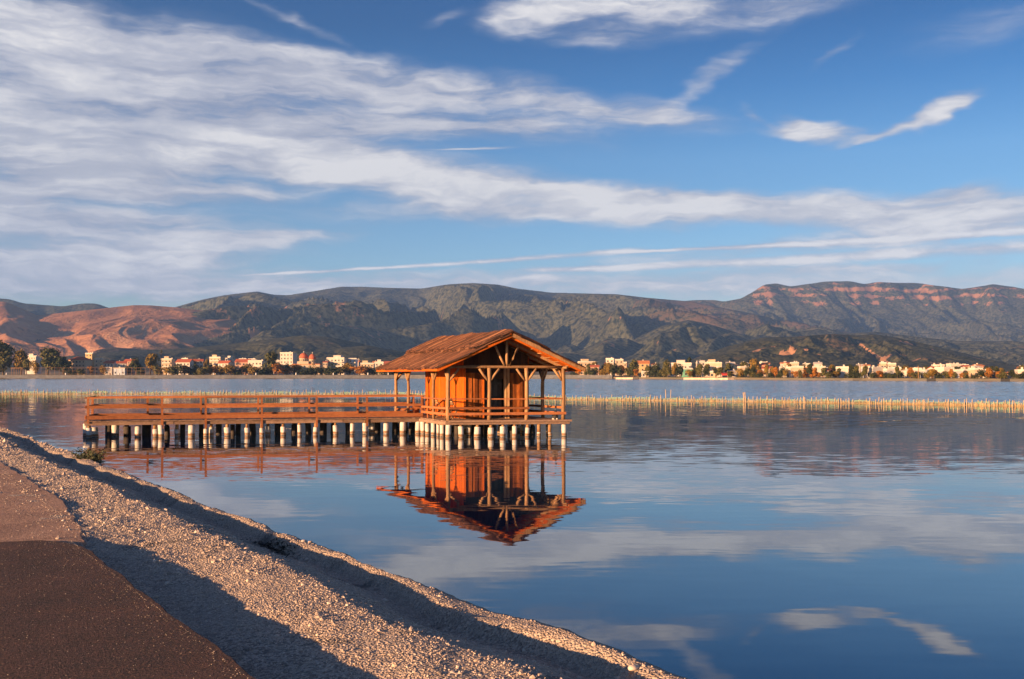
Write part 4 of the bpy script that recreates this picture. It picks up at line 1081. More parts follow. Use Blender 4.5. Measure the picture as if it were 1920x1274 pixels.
def building(px0, px1, ytop, label, col='white', roof='flat', off=45, rot=None, roofm='tile', balcony=False, name='house', cat='house', dep=None, step=True):
    r = random.Random(int(px0 * 13 + px1)); c = (px0 + px1) / 2; d = shore_d(c) + off
    w = (px1 - px0) / F * d; w = max(w * .84, 3.0); z0 = land_z(c, d) - .3; h = max(3.2, zat(ytop, d) - z0); dep = dep or min(13, max(6, w * .75))
    rot = r.uniform(-.35, .20) if rot is None else rot
    t = empty(name, W(c, d, z0), rot)
    rh = 0.0
    if roof in ('gable', 'hip'): rh = min(h * .38, w * .20)
    hw = h - rh
    if roof == 'flat' and step and w > 7 and hw > 7: hw -= 2.6
    wb = MB(); wb.box(-w / 2, w / 2, -dep / 2, dep / 2, 0, hw)
    if roof == 'gable':
        wb.face([(-w/2, -dep/2, hw), (-w/2, dep/2, hw), (-w/2, 0, hw + rh)]); wb.face([(w/2, -dep/2, hw), (w/2, 0, hw + rh), (w/2, dep/2, hw)])
    child('wall', wb.mesh('wall', MW[col]), t)
    if roof == 'flat':
        rb = MB(); rb.box(-w/2 - .25, w/2 + .25, -dep/2 - .25, dep/2 + .25, hw + .002, hw + .28)
        rb.box(-w/2 - .1, w/2 + .1, -dep/2 - .1, -dep/2 + .1, hw + .282, hw + .95); rb.box(-w/2 - .1, -w/2 + .1, -dep/2 + .102, dep/2, hw + .282, hw + .95)
        ro = child('roof', rb.mesh('roof', M['slab']), t)
        if step and w > 7 and h > 7:
            a = r.uniform(-.25, .05) * w
            pb = MB(); pb.box(a - w * .2, a + w * .22, -dep * .2, dep * .4, hw + .284, h); pb.box(a - w * .22, a + w * .24, -dep * .24, dep * .43, h + .002, h + .2)
            child('penthouse', pb.mesh('penthouse', MW[col]), t)
        for k in range(2):
            x = r.uniform(-.4, .4) * w
            cb = MB(); cb.box(x - .35, x + .35, .2, .9, hw + .3, hw + r.uniform(1.2, 1.9)); child('chimney', cb.mesh('chimney', M['slab']), ro)
    elif roof == 'gable':
        e = .5; rb = MB()
        for s in (-1, 1):
            y0 = s * (dep / 2 + e); zl = hw - e * rh / (dep / 2)
            rb.hexa([(-w/2-e, y0, zl), (w/2+e, y0, zl), (w/2+e, 0, hw+rh), (-w/2-e, 0, hw+rh), (-w/2-e, y0, zl+.18), (w/2+e, y0, zl+.18), (w/2+e, 0, hw+rh+.18), (-w/2-e, 0, hw+rh+.18)])
        ro = child('roof', rb.mesh('roof', M[roofm]), t)
        x = r.uniform(-.3, .3) * w; cb = MB(); cb.box(x - .3, x + .3, .3, .9, hw + rh * .5, hw + rh + .9); child('chimney', cb.mesh('chimney', M['slab']), ro)
    elif roof == 'hip':
        e = .6; k = min(w, dep) * .42; rb = MB()
        A = [(-w/2-e, -dep/2-e, hw), (w/2+e, -dep/2-e, hw), (w/2+e, dep/2+e, hw), (-w/2-e, dep/2+e, hw)]; R0, R1 = (-w/2+k, 0, hw+rh), (w/2-k, 0, hw+rh)
        rb.face([A[0], A[1], R1, R0]); rb.face([A[1], A[2], R1]); rb.face([A[2], A[3], R0, R1]); rb.face([A[3], A[0], R0]); rb.face([A[3], A[2], A[1], A[0]])
        child('roof', rb.mesh('roof', M[roofm]), t)
    st = max(1, int((hw - .3) / 2.9)); nw = max(2, int(w / 2.7)); ns = max(1, int(dep / 3.6))
    for s in range(max(0, st - 4), st):
        z = s * hw / st + hw / st * .28
        for k in range(nw):
            x = -w / 2 + (k + .5) * w / nw
            if s == 0 and k == nw // 2: child('door', DOOR, t, (x, -dep / 2, 0)); continue
            child('window', WIN, t, (x, -dep / 2, z), 0, (r.choice([1, 1, 1.35]), 1, min(1.15, hw / st / 2.6)))
        for k in range(ns): child('window', WIN, t, (-w / 2, -dep / 2 + (k + .5) * dep / ns, z), -math.pi / 2, (1, 1, min(1.15, hw / st / 2.6)))
        if balcony and s > 0:
            bb = MB(); zb = s * hw / st; bb.box(-w * .42, w * .42, -dep / 2 - 1.5, -dep / 2 - .003, zb - .10, zb + .08)
            o = child('balcony', bb.mesh('balcony', M['slab']), t)
            rb = MB(); rb.box(-w * .42, w * .42, -dep / 2 - 1.5, -dep / 2 - 1.42, zb + .083, zb + 1.0); child('railing', rb.mesh('railing', M['rail_m']), o)
    return tag(t, label, cat, group='small houses behind the waterfront' if label.startswith('one of') else 'houses of the town on the far shore')

B = building
# left of the hut
B(50, 76, 664, 'white house half hidden behind the large trees at the far left', off=130)
B(131, 170, 669, 'cream waterfront building with a broad red hipped roof at the far left', 'cream', 'hip', 40, rot=-.12)
B(162, 178, 664, 'tall pale yellow block just right of the red hipped roof', 'yellow', off=75, name='apartment_block', cat='apartments')
B(176, 195, 669, 'grey sided block with a pale yellow top storey beside the yellow block', 'cream', off=70, name='apartment_block', cat='apartments', rot=.35)
B(196, 222, 677, 'low red roofed house, leftmost of three in a row left of the dark tree', 'white', 'gable', 55)
B(218, 238, 678, 'low white house with a red gable, middle of three left of the dark tree', 'white', 'gable', 48, rot=.3)
B(234, 256, 674, 'red roofed house half behind the dark tree left of the pale palm', 'pink', 'gable', 80)
B(197, 212, 691, 'small white shed standing on the promenade', 'white', 'flat', 16, name='shed', cat='shed', step=False, dep=5)
B(213, 238, 692, 'long grey-blue shed next to the small white shed', 'blue', 'flat', 16, name='shed', cat='shed', step=False, dep=5)
B(303, 327, 669, 'cream stepped block right of the tall palm', 'cream', off=70, balcony=True, name='apartment_block', cat='apartments')
B(331, 363, 674, 'long white house with red gable roof left of the orange shrubs', 'white', 'gable', 60, rot=-.1)
B(361, 382, 674, 'small red roofed house joined to the long white house', 'white', 'gable', 75, rot=.25)
B(394, 421, 666, 'square cream apartment block above the promenade shrubs', 'cream', off=95, balcony=True, name='apartment_block', cat='apartments')
B(423, 441, 668, 'narrow white block with rooftop rooms right of the square cream block', 'white', off=110, name='apartment_block', cat='apartments')
B(410, 436, 677, 'white cottage with a red gable roof low in front of the cream block', 'white', 'gable', 40, rot=-.3)
B(441, 472, 674, 'wide pink house under a red roof left of the round tree', 'pink', 'gable', 70, rot=-.05)
B(466, 499, 678, 'low white flat-roofed row beside the round tree', 'white', 'flat', 50, step=False)
B(526, 556, 663, 'big white block right of the round tree', 'white', off=100, rot=-.2, name='apartment_block', cat='apartments', step=False)
B(606, 616, 678, 'small low house tucked right of the twin-domed church', 'stone', 'gable', 60)
B(613, 653, 667, 'large white apartment block with many balconies right of the church', 'white', off=70, rot=-.15, balcony=True, name='apartment_block', cat='apartments')
B(653, 671, 674, 'bluish white block next to the large balconied block', 'blue', off=75, balcony=True, name='apartment_block', cat='apartments')
B(675, 704, 677, 'long cream house left of the hut roof', 'cream', 'flat', 60)
B(702, 722, 675, 'white house just left of the hut eave', 'white', 'flat', 85)
B(720, 742, 678, 'cream house partly hidden by the hut eave', 'cream', 'gable', 80)
# right of the hut
B(1082, 1118, 674, 'cream block with a flat roof just right of the hut eave', 'cream', off=120, name='apartment_block', cat='apartments')
B(1106, 1124, 685, 'small pink house below the cream block by the hut eave', 'pink', 'gable', 60)
B(1136, 1154, 674, 'white house above the trees, left one of a close pair', 'white', off=140)
B(1152, 1170, 676, 'white house above the trees, right one of a close pair', 'stone', off=130)
B(1190, 1219, 677, 'ochre house with a wide orange roof between two tall trees', 'yellow', 'gable', 75, roofm='tile_o', rot=-.1)
B(1202, 1216, 699, 'small white kiosk on the shore in front of the ochre house', 'white', 'flat', 14, name='kiosk', cat='kiosk', step=False, dep=4)
B(1256, 1300, 676, 'wide white apartment block with balconies behind the dark trees', 'white', off=90, balcony=True, rot=-.2, name='apartment_block', cat='apartments')
B(1278, 1298, 693, 'building wrapped in green netting on the shore', 'green', 'flat', 22, step=False)
B(1320, 1357, 675, 'tall cream apartment block standing highest on the right shore', 'cream', off=110, balcony=True, name='apartment_block', cat='apartments')
B(1313, 1355, 690, 'white apartment block with dark balconies below the tall cream block', 'white', off=40, balcony=True, rot=-.1, name='apartment_block', cat='apartments')
B(1330, 1347, 702, 'small cream hut at the water edge below the white apartments', 'cream', 'flat', 10, name='shed', cat='shed', step=False, dep=4)
B(1364, 1390, 695, 'white house with a low gable beside the red awning', 'white', 'gable', 30, roofm='slab', rot=.1)
B(1384, 1402, 690, 'cream house right of the white gabled house by the red awning', 'cream', 'flat', 55)
B(1428, 1448, 688, 'stone coloured house behind the orange autumn trees', 'stone', 'gable', 60)
B(1460, 1484, 691, 'white house left of the cream house with the orange gable', 'white', 'flat', 50)
B(1484, 1506, 690, 'cream flat-roofed house beside the ochre gabled house', 'cream', 'flat', 40)
B(1503, 1525, 689, 'ochre house with a pointed gable among small trees', 'ochre', 'gable', 50, rot=1.2, roofm='tile_o')
B(1524, 1547, 690, 'white house behind two round orange trees', 'white', 'flat', 55)
B(1541, 1558, 692, 'low red roofed house left of the dark round tree', 'white', 'gable', 60)
B(1566, 1592, 691, 'broad white house right of the dark round tree', 'white', 'flat', 30, rot=-.3)
B(1610, 1624, 692, 'narrow grey house left of the big white cube', 'grey', 'flat', 35)
B(1622, 1656, 692, 'big white cube of a house with a shaded side on the shore', 'white', 'flat', 20, rot=.42, step=False)
B(1655, 1672, 695, 'dark fronted house right of the big white cube', 'grey', 'flat', 25, balcony=True)
B(1670, 1688, 692, 'cream house with balcony, second right of the big white cube', 'cream', 'flat', 50, balcony=True)
B(1692, 1711, 693, 'white pointed house, third right of the big white cube', 'white', 'gable', 25, roofm='slab', rot=1.3)
B(1709, 1728, 694, 'white house with balconies facing the water near a pole', 'white', 'flat', 30, balcony=True)
B(1727, 1750, 697, 'low dark house behind a bare tree', 'grey', 'flat', 22, balcony=True)
B(1743, 1766, 688, 'red roofed house standing above its neighbours near the row of dark trees', 'white', 'gable', 90)
B(1757, 1784, 692, 'bright white house with a tall end wall below the red roofed one', 'white', 'flat', 26, rot=.3)
B(1782, 1802, 697, 'shaded grey house right of the bright white one', 'grey', 'flat', 24, balcony=True)
B(1800, 1820, 696, 'cream house with wide balcony under the row of dark trees', 'cream', 'flat', 30, balcony=True)
B(1820, 1838, 694, 'cream cube house left of the small white gable', 'cream', 'flat', 30)
B(1844, 1862, 696, 'small white gabled house beside a dark tree, right shore', 'white', 'gable', 26, roofm='slab', rot=.2)
B(1880, 1906, 697, 'house with a wide orange roof near the right edge', 'cream', 'hip', 30, roofm='tile_o')
B(1904, 1930, 702, 'white house cut off by the right edge of the picture', 'white', 'flat', 18, step=False)

def church():
    c = 578; d = shore_d(c) + 85; z0 = land_z(c, d); t = empty('church', W(c, d, z0), -.12); k = d / F
    zt = lambda y: zat(y, d) - z0
    wb = MB(); wb.box(-25 * k, 27 * k, -7, 7, 0, zt(684)); wb.box(-18 * k, 4 * k, -5, 5, zt(684) + .002, zt(678)); child('wall', wb.mesh('wall', MW['stone']), t)
    rb = MB(); rb.box(-26 * k, 28 * k, -7.6, 7.6, zt(684) + .003, zt(684) + .5); child('roof', rb.mesh('roof', M['tile_o']), t)
    for (x, r, y0, y1, y2) in ((-9 * k, 8 * k, 679, 672, 662), (8 * k, 6.4 * k, 684, 674, 664)):
        dr = MB(); dr.tube([(x, 0, zt(y0) - 1), (x, 0, zt(y1))], [r, r], 12); o = child('drum', dr.mesh('drum', MW['cream']), t)
        h = zt(y2) - zt(y1); pts = []; rad = []
        for i in range(7):
            a = i / 6 * math.pi / 2; pts.append((x, 0, zt(y1) + h * math.sin(a))); rad.append(max(.05, r * 1.08 * math.cos(a)))
        dm_ = MB(); dm_.tube(pts, rad, 14); dd = child('dome', dm_.mesh('dome', M['tile'], True), t)
        cr = MB(); cr.box(x - .1, x + .1, -.1, .1, zt(y2), zt(y2) + 1.6); cr.box(x - .5, x + .5, -.09, .09, zt(y2) + .9, zt(y2) + 1.1); child('cross', cr.mesh('cross', M['slab']), dd)
        for i in range(6):
            a = math.radians(200 + i * 28); child('window', WIN, o, (x + math.cos(a) * r, math.sin(a) * r, zt(y1) - 2.6), a + math.pi / 2, (.7, 1, 1.2))
    for i in range(7): child('window', WIN, t, ((-21 + i * 7) * k, -7.0, 2.2), 0, (1, 1, 1.4))
    child('door', DOOR, t, (0, -7.0, 0), 0, (1.6, 1, 1.3))
    tag(t, 'church with two red domes on pale drums, left of the hut', 'church')
church()

# ---- red awning, poles, promenade furniture
def awning():
    c = 1361; d = shore_d(c) + 12; t = empty('awning', W(c, d, quay_z(c)))
    mb = MB(); mb.hexa([(-2.6, -1.5, 1.9), (2.6, -1.5, 1.9), (2.6, 1.5, 2.6), (-2.6, 1.5, 2.6), (-2.6, -1.5, 2.0), (2.6, -1.5, 2.0), (2.6, 1.5, 2.7), (-2.6, 1.5, 2.7)]); mb.box(-2.6, 2.6, -1.56, -1.502, 1.2, 2.0)
    child('canopy', mb.mesh('canopy', simple('red_canvas', (.50, .04, .025), .8, .1, 1)), t)
    for x in (-2.4, 2.4):
        for y in (-1.4, 1.4): pb = MB(); pb.tube([(x, y, 0), (x, y, 1.98 + .2 * (y > 0))], [.05, .05], 6); child('pole', pb.mesh('pole', M['rail_m']), t)
    tag(t, 'bright red awning on posts at the water edge of the right shore', 'awning')
awning()
def utility_pole(px, ytop, off, label, m='darkwood'):
    d = shore_d(px) + off; z0 = land_z(px, d); h = zat(ytop, d) - z0; t = empty('utility_pole', W(px, d, z0))
    a = MB(); a.tube([(0, 0, 0), (0, 0, h)], [.22, .15], 7); child('pole', a.mesh('pole', M[m]), t)
    b = MB(); b.box(-1.2, 1.2, -.08, .08, h - 1.0, h - .8); child('crossarm', b.mesh('crossarm', M[m]), t)
    tag(t, label, 'pole')
utility_pole(469, 684, 14, 'dark utility pole on the promenade left of the round tree')
utility_pole(672, 672, 60, 'tall white mast standing by the bluish white block', 'slab')
utility_pole(1613, 683, 12, 'tall utility pole beside the narrow grey house on the right shore', 'log')
utility_pole(1722, 686, 10, 'pole in front of the balconied white house on the right shore', 'log')
utility_pole(1176, 680, 30, 'slim pole among the trees right of the hut')

def bollards():
    mb = MB(); mb.tube([(0, 0, 0), (0, 0, .9), (0, 0, 1.25), (0, 0, 1.4)], [.45, .34, .30, .12], 8)
    me = mb.mesh('bollard', simple('white_bollard', (.78, .76, .72), .7, .06, 1), True)
    for px in (12, 123, 223, 315, 400, 480, 555, 625, 690, 728):
        o = link(bpy.data.objects.new('bollard', me)); o.location = W(px, shore_d(px) - .4, 2.78); o.scale = (1, 1, 1.25)
        tag(o, 'one of the white bollards spaced along the top of the quay wall', 'bollard', 'white bollards on the quay')
bollards()
def court_fence():
    t = empty('court_fence', W(195, shore_d(195) + 9, 2.6)); me = MB().tube([(0, 0, 0), (0, 0, 1)], [.09, .08], 6).mesh('post', M['log'])
    for px in np.arange(60, 335, 8.5):
        d = shore_d(px) + 9; o = link(bpy.data.objects.new('post', me), t); hide_world_matrix(o, t); o.location = W(px, d, 2.6); o.scale = (1, 1, 6.2 + random.uniform(-.3, .3))
    for z in (3.6, 6.0, 8.6):
        MB().bar(W(60, shore_d(60) + 9, z), W(332, shore_d(332) + 9, z), .07, .09).build('wire_rail', M['log'], t)
    tag(t, 'tall open fence of thin brown posts along the promenade at the left', 'fence')
court_fence()
def pergola():
    c = 31.5; d = shore_d(c) + 6; k = d / F; t = empty('pergola', W(c, d, 2.65))
    for x in (-10 * k, -3.5 * k, 3.5 * k, 10 * k):
        for y in (0, 3): MB_ = MB().tube([(x, y, 0), (x, y, 5.6)], [.14, .13], 6); child('post', MB_.mesh('post', M['log']), t)
    for y in (0, 3): b = MB(); b.box(-11 * k, 11 * k, y - .12, y + .12, 5.6, 5.95); child('beam', b.mesh('beam', M['log']), t)
    for i in range(9): x = (-10 + i * 2.5) * k; b = MB(); b.box(x - .07, x + .07, -.6, 3.6, 5.952, 6.15); child('slat', b.mesh('slat', M['log']), t)
    tag(t, 'bare wooden pergola frame under the trees at the far left', 'pergola')
pergola()
def backboard():
    c = 292; d = shore_d(c) + 12; t = empty('basketball_hoop', W(c, d, 2.6))
    a = MB(); a.tube([(0, 0, 0), (0, 0, 4.6), (0, -.9, 5.2)], [.12, .1, .08], 6); child('pole', a.mesh('pole', M['rail_m']), t)
    b = MB(); b.box(-1.1, 1.1, -1.0, -.92, 4.4, 6.0); child('backboard', b.mesh('backboard', MW['white']), t)
    r_ = MB(); r_.tube([(.25 * math.cos(x), -1.3 + .25 * math.sin(x), 4.8) for x in np.linspace(0, 6.28, 9)], [.03] * 9, 5); child('hoop', r_.mesh('hoop', M['tile']), t)
    tag(t, 'basketball hoop with pale backboard beside the tall palm', 'basketball hoop')
backboard()
def light_quay(px0, px1, label):
    t = MB(); k = 0
    for a, b in zip(np.linspace(px0, px1, 9)[:-1], np.linspace(px0, px1, 9)[1:]):
        p, q = W(a, shore_d(a) - 3, .35), W(b, shore_d(b) - 3, .35); t.bar(p, q, 5, 1.5)
    tag(t.build('landing', simple('pale_landing_%d' % px0, (.50, .40, .30), .9, .2, .4)), label, 'landing')
light_quay(1288, 1372, 'pale concrete landing at the water edge below the white apartments')
light_quay(1160, 1192, 'small sandy spit at the end of the quay right of the hut')

# ------------------------------------------------------------------ trees
def leaf_mat(name, c0, c1, c2):
    m, N, b = mat(name)
    r = N.add('ShaderNodeAttribute', attribute_name='shade').outputs['Fac']; o = objrand(N)
    c = N.ramp(r, [(0, c0), (.5, c1), (1, c2)])
    c = N.mix(1.0, c, N.ramp(o, [(0, (.75, .8, .8)), (1, (1.15, 1.1, 1.0))]), 'MULTIPLY')
    N.l.new(c, b.inputs['Base Color']); b.inputs['Roughness'].default_value = .7
    b.inputs['Specular IOR Level'].default_value = .2; return m
LEAF = {'olive': leaf_mat('olive_leaves', (.035, .045, .015), (.085, .085, .025), (.15, .12, .035)),
        'dark': leaf_mat('dark_leaves', (.012, .022, .010), (.03, .042, .017), (.07, .07, .025)),
        'gold': leaf_mat('yellowing_leaves', (.09, .07, .015), (.20, .13, .022), (.30, .17, .03)),
        'orange': leaf_mat('orange_leaves', (.14, .06, .012), (.30, .12, .018), (.40, .17, .025))}
M['bark'] = simple('bark', (.11, .075, .05), .9, .3, 2)
def crown_mesh(kind, n, seed, shape):
    """unit crown: 1 high, about 1 wide, sitting on z=0.2"""
    r = np.random.default_rng(seed); lob = []
    nl = {'round': 9, 'tall': 11, 'broad': 12, 'shrub': 8}[shape]
    for i in range(nl):
        a = r.uniform(0, 6.28); q = r.uniform(.0, .32)
        z = {'round': r.uniform(.34, .80), 'tall': r.uniform(.28, .86), 'broad': r.uniform(.35, .78), 'shrub': r.uniform(.12, .70)}[shape]
        if shape == 'tall': q *= .6
        q *= 1.0 - .6 * max(0, z - .6) / .3
        lob.append((math.cos(a) * q, math.sin(a) * q, z, r.uniform(.14, .24)))
    lob.append((0, 0, .55, .26))
    V = []; S = []
    for i in range(n):
        lx, ly, lz, lr = lob[r.integers(len(lob))]
        v = r.normal(0, 1, 3); v /= np.linalg.norm(v); rad = lr * (r.uniform(.35, 1.0) ** .5) * r.uniform(.85, 1.2)
        p = np.array([lx, ly, lz]) + v * rad
        u = r.normal(0, 1, 3); u /= np.linalg.norm(u); w_ = np.cross(u, v); w_ /= max(1e-6, np.linalg.norm(w_)); s = r.uniform(.028, .062)
        V += [p - u * s, p + w_ * s * .7, p + u * s, p - w_ * s * .7]; S += [np.clip(r.normal(.5, .25), 0, 1)] * 4
    return np_mesh('crown', np.array(V), np.arange(n * 4).reshape(n, 4), LEAF[kind], smooth=False, attrs={'shade': np.array(S)}), lob
def trunk_mesh(lob, seed):
    random.seed(seed); mb = MB(); mb.tube([(0, 0, -.03), (.01, 0, .18), (.0, .01, .40)], [.035, .027, .018], 7)
    for (x, y, z, r) in lob[:7]:
        mb.tube([(0, 0, .22 + .1 * random.random()), (x * .5, y * .5, z * .62 + .08), (x, y, z)], [.014, .010, .005], 5)
    return mb.mesh('trunk', M['bark'], True)
CROWN = {}
for i, kind in enumerate(LEAF):
    for j, shape in enumerate(('round', 'tall', 'broad', 'shrub')):
        CROWN[kind, shape] = None
def proto(kind, shape):
    if CROWN[kind, shape] is None:
        sd = hash_(kind + shape); c, lob = crown_mesh(kind, 1350 if shape != 'shrub' else 800, sd, shape); CROWN[kind, shape] = (c, trunk_mesh(lob, sd))
    return CROWN[kind, shape]
def hash_(s): return sum(ord(c) * (i + 3) for i, c in enumerate(s)) % 9973
def tree(px0, px1, ytop, kind, shape, off, label, group=None, name='tree', cat='tree'):
    c = (px0 + px1) / 2; d = shore_d(c) + off; z0 = land_z(c, d) - .1; h = max(2.0, zat(ytop, d) - z0); w = (px1 - px0) / F * d * 1.15
    t = empty(name, W(c, d, z0), random.uniform(0, 6.28)); t.scale = (w, w, h / .95)
    cm, tm = proto(kind, shape); child('crown', cm, t); child('trunk', tm, t)
    return tag(t, label, cat, group)
T = tree
T(-22, 34, 643, 'olive', 'tall', 14, 'tall dark tree cut off by the left edge of the picture')
T(20, 58, 652, 'gold', 'tall', 18, 'yellow-green tree, second from the left edge')
T(55, 76, 672, 'gold', 'shrub', 12, 'small yellowish bush between two tall trees at the far left')
T(64, 114, 654, 'olive', 'round', 16, 'large rounded olive-green tree left of the red hipped roof')
T(100, 136, 667, 'dark', 'broad', 14, 'low dark tree touching the red roofed waterfront building')
T(164, 176, 684, 'orange', 'shrub', 14, 'small orange shrub below the yellow block')
T(186, 204, 683, 'gold', 'shrub', 13, 'round yellow shrub left of the white shed', name='shrub', cat='shrub')
T(242, 267, 672, 'dark', 'round', 15, 'dark rounded tree left of the golden tree with the palm')
T(264, 300, 664, 'gold', 'round', 16, 'broad golden tree standing left of the tall palm')
T(494, 528, 661, 'olive', 'round', 30, 'big round olive tree standing alone left of the church')
ADJ = {'dark': 'dark green', 'gold': 'yellowing', 'olive': 'olive green', 'orange': 'orange'}
rs = random.Random(77); x = 318; i = 0
while x < 752:
    wd = rs.uniform(24, 36)
    k = rs.choice(['orange', 'gold', 'olive', 'gold', 'dark', 'olive'])
    T(x - 4, x + wd, 682.5 + rs.uniform(-4.5, 3.5) + (2 if i % 2 else 0), k, 'shrub', 10 + (i % 3) * 6, 'one of the low %s shrubs on the promenade %s' % (ADJ[k], 'left of the round tree' if x < 495 else 'between round tree and hut'), 'promenade shrubs', 'shrub', 'shrub')
    x += wd * .52; i += 1
for (a, b, y, k, sh, off, lab) in ((38, 62, 671, 'olive', 'broad', 14, 'bushy tree before the half hidden white house at the far left'), (122, 146, 686, 'dark', 'shrub', 12, 'dark bush below the left end of the red hipped roof'), (142, 166, 690, 'olive', 'shrub', 11, 'olive bush in front of the red roofed waterfront building'),
        (228, 246, 684, 'olive', 'shrub', 20, 'olive bush behind the grey-blue shed'), (256, 276, 684, 'dark', 'shrub', 12, 'dark bush at the foot of the golden tree'), (284, 312, 682, 'olive', 'shrub', 13, 'wide olive bush below the tall palm'), (300, 324, 686, 'gold', 'shrub', 11, 'yellow bush before the cream stepped block'), (204, 226, 684, 'dark', 'shrub', 24, 'dark bush behind the small white shed')):
    T(a, b, y, k, sh, off, lab, name='shrub' if sh == 'shrub' else 'tree', cat='shrub' if sh == 'shrub' else 'tree')
def palm(px, ytop, off, label):
    d = shore_d(px) + off; z0 = land_z(px, d); h = zat(ytop, d) - z0; t = empty('palm_tree', W(px, d, z0)); r = random.Random(4)
    a = MB(); a.tube([(0, 0, 0), (.15, 0, h * .5), (.1, 0, h - 1.5)], [.3, .22, .2], 7); child('trunk', a.mesh('trunk', M['bark']), t)
    V = []; 
    for i in range(46):
        az = r.uniform(0, 6.28); el = r.uniform(-.7, 1.1); L = r.uniform(1.8, 2.8); p = Vector((.1, 0, h - 1.5))
        dr = Vector((math.cos(az) * math.cos(el), math.sin(az) * math.cos(el), math.sin(el))); s = dr.cross(Vector((0, 0, 1))).normalized() * .16
        q = p + dr * L * .6; e = p + dr * L + Vector((0, 0, -.5))
        V += [p - s * .4, p + s * .4, q + s, q - s, q - s, q + s, e + s * .2, e - s * .2]
    me = np_mesh('crown', np.array([tuple(v) for v in V]), np.arange(len(V)).reshape(-1, 4), LEAF['olive'], False, {'shade': rng.uniform(0, 1, len(V))})
    child('crown', me, t); tag(t, label, 'palm')
palm(302, 656, 18, 'tall thin palm rising above the golden tree')
# right shore
RT = [(1118, 1140, 690, 'gold', 'shrub', 16, 'bushy yellow shrub nearest to the hut eave on the right shore'), (1130, 1156, 681, 'gold', 'round', 22, 'golden tree below the close pair of white houses'),
      (1152, 1178, 685, 'orange', 'round', 20, 'orange-leaved tree left of the tall olive tree'), (1174, 1202, 676, 'olive', 'tall', 24, 'tall olive tree left of the ochre house with orange roof'),
      (1214, 1242, 682, 'dark', 'round', 22, 'dark tree right of the ochre house with orange roof'), (1238, 1260, 677, 'olive', 'tall', 24, 'upright olive-green tree left of the balconied white block'),
      (1254, 1284, 689, 'dark', 'broad', 18, 'dark spreading tree in front of the balconied white block'), (1296, 1316, 690, 'olive', 'round', 30, 'tree between the green netted building and the white apartments'),
      (1283, 1300, 672, 'dark', 'tall', 160, 'dark tree rising behind the balconied white block'), (1384, 1408, 676, 'olive', 'broad', 130, 'olive tree on the rise behind the town, right of the tall cream block'),
      (1402, 1426, 673, 'gold', 'broad', 130, 'golden tree crowning the low rise behind the town'), (1376, 1396, 697, 'dark', 'shrub', 14, 'dark bush right of the white gabled house'),
      (1402, 1418, 692, 'dark', 'round', 24, 'dark small tree left of the bright orange tree'), (1414, 1438, 694, 'orange', 'round', 18, 'bright orange tree, the strongest orange on the right shore'),
      (1440, 1458, 686, 'gold', 'tall', 22, 'slim golden tree right of the bright orange tree'), (1454, 1468, 698, 'dark', 'shrub', 14, 'dark low bush below the slim golden tree'),
      (1502, 1514, 699, 'orange', 'shrub', 14, 'small orange bush below the ochre gabled house'), (1516, 1528, 701, 'orange', 'shrub', 12, 'round orange bush, left of the two before a white house'), (1528, 1544, 699, 'orange', 'round', 14, 'round orange tree, right of the two before a white house'),
      (1545, 1570, 693, 'dark', 'round', 16, 'dark round tree left of the broad white house'), (1512, 1530, 681, 'dark', 'broad', 110, 'dark tree above the roof of the ochre gabled house'),
      (1597, 1614, 686, 'olive', 'tall', 18, 'upright tree between the broad white house and the narrow grey house'), (1590, 1602, 700, 'dark', 'shrub', 12, 'dark bush at the corner of the broad white house'),
      (1682, 1696, 698, 'dark', 'round', 14, 'dark small tree between the cream balconied and white pointed houses'), (1688, 1706, 687, 'gold', 'round', 80, 'golden tree above the white pointed house'),
      (1725, 1746, 685, 'olive', 'broad', 90, 'olive tree left of the raised red roofed house'), (1734, 1748, 700, 'gold', 'shrub', 10, 'yellowish bush before the low dark house'),
      (1806, 1820, 702, 'dark', 'shrub', 10, 'dark bush before the cream house with wide balcony'), (1836, 1848, 698, 'gold', 'round', 14, 'small golden tree between cream cube house and white gable'),
      (1856, 1876, 690, 'dark', 'round', 40, 'dark tree right of the small white gabled house'), (1868, 1884, 700, 'olive', 'shrub', 12, 'olive bush left of the orange roofed house near the right edge'),
      (1904, 1926, 686, 'olive', 'tall', 40, 'tall olive tree at the right edge of the picture'), (1070, 1090, 692, 'dark', 'shrub', 40, 'dark bush showing under the right end of the hut eave')]
for a in RT: T(*a)
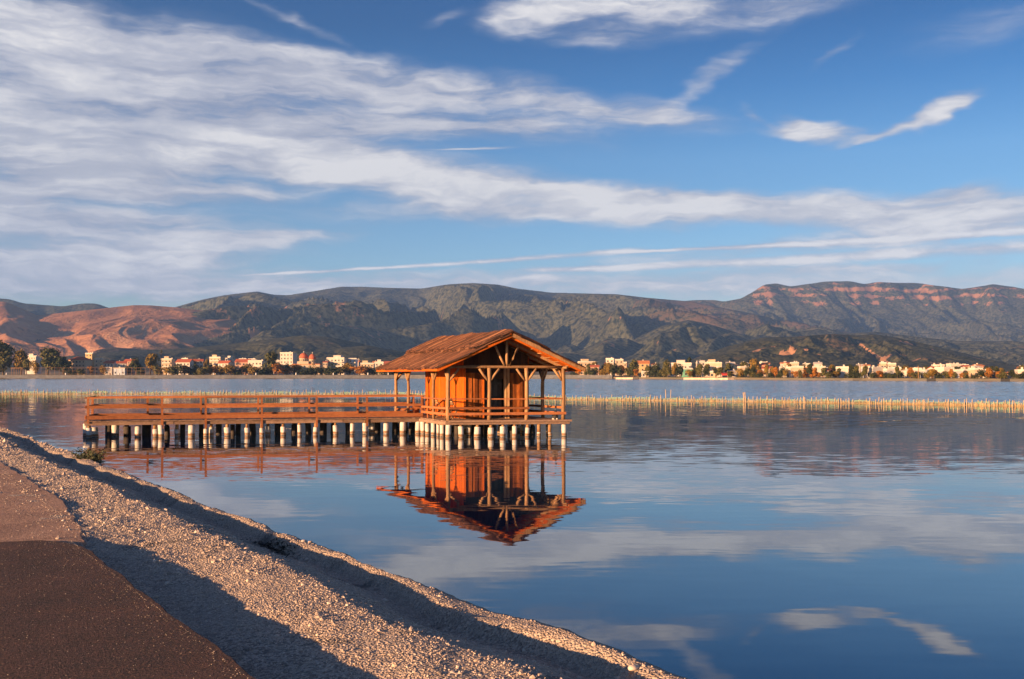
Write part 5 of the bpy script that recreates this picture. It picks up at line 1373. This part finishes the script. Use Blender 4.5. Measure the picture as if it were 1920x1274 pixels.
for i in range(10):
    x = 1776 + i * 9.5
    T(x, x + 13, 687 + random.uniform(-1.5, 1.5), 'dark' if i % 3 else 'olive', 'broad', 120, 'one of the dark trees in the row standing behind the houses on the right shore', 'row of dark trees behind the right shore')
rs = random.Random(9)
for i in range(76):
    x = 1078 + i * 11.2 + rs.uniform(-5, 5); wd = rs.uniform(12, 24); big = rs.random() < .45
    k = rs.choice(['dark', 'gold', 'olive', 'dark', 'olive', 'orange'])
    T(x, x + wd, np.interp(x, [1090, 1500, 1920], [689.5, 693, 697.5]) + rs.uniform(-4, 3) - (4 if big else 0), k, 'round' if big else 'shrub', rs.uniform(8, 18), '%s %s on the waterfront %s' % (ADJ[k], 'small round tree' if big else 'low garden shrub', 'between hut and red awning' if x < 1361 else 'between red awning and white cube house' if x < 1640 else 'right of the white cube house'), 'waterfront shrubs', 'tree' if big else 'shrub', 'tree' if big else 'shrub')
for i in range(58):
    x = rs.uniform(1085, 1915) if i < 40 else rs.uniform(330, 720); yt = np.interp(x, [330, 720, 1090, 1400, 1920], [676, 679, 680, 681, 688]) + rs.uniform(-3, 4)
    cw = rs.choice(['white', 'cream', 'cream', 'stone', 'pink', 'white']); rf = rs.choice(['flat', 'gable', 'gable']); rm = rs.choice(['tile', 'tile_o', 'slab'])
    lk = 'flat-roofed' if rf == 'flat' else {'tile': 'red-roofed', 'tile_o': 'orange-roofed', 'slab': 'grey-roofed'}[rm]
    B(x, x + rs.uniform(10, 18), yt, 'one of the small %s %s houses behind the waterfront %s' % ({'stone': 'stone-coloured'}.get(cw, cw), lk, 'left of the hut' if x < 900 else 'between hut and red awning' if x < 1361 else 'right of the red awning'), cw, rf, rs.uniform(130, 260), roofm=rm, step=False)
for i in range(48):
    x = rs.uniform(1085, 1925) if i < 32 else rs.uniform(320, 730); wd = rs.uniform(10, 18)
    k = rs.choice(['dark', 'dark', 'olive', 'gold'])
    T(x, x + wd, np.interp(x, [330, 720, 1090, 1400, 1920], [677, 681, 682, 683, 690]) + rs.uniform(-3, 4), k, 'round', rs.uniform(60, 200), 'one of the %s trees rising between the town houses %s' % (ADJ[k], 'left of the hut' if x < 900 else 'right of the hut'), 'trees between the town houses')
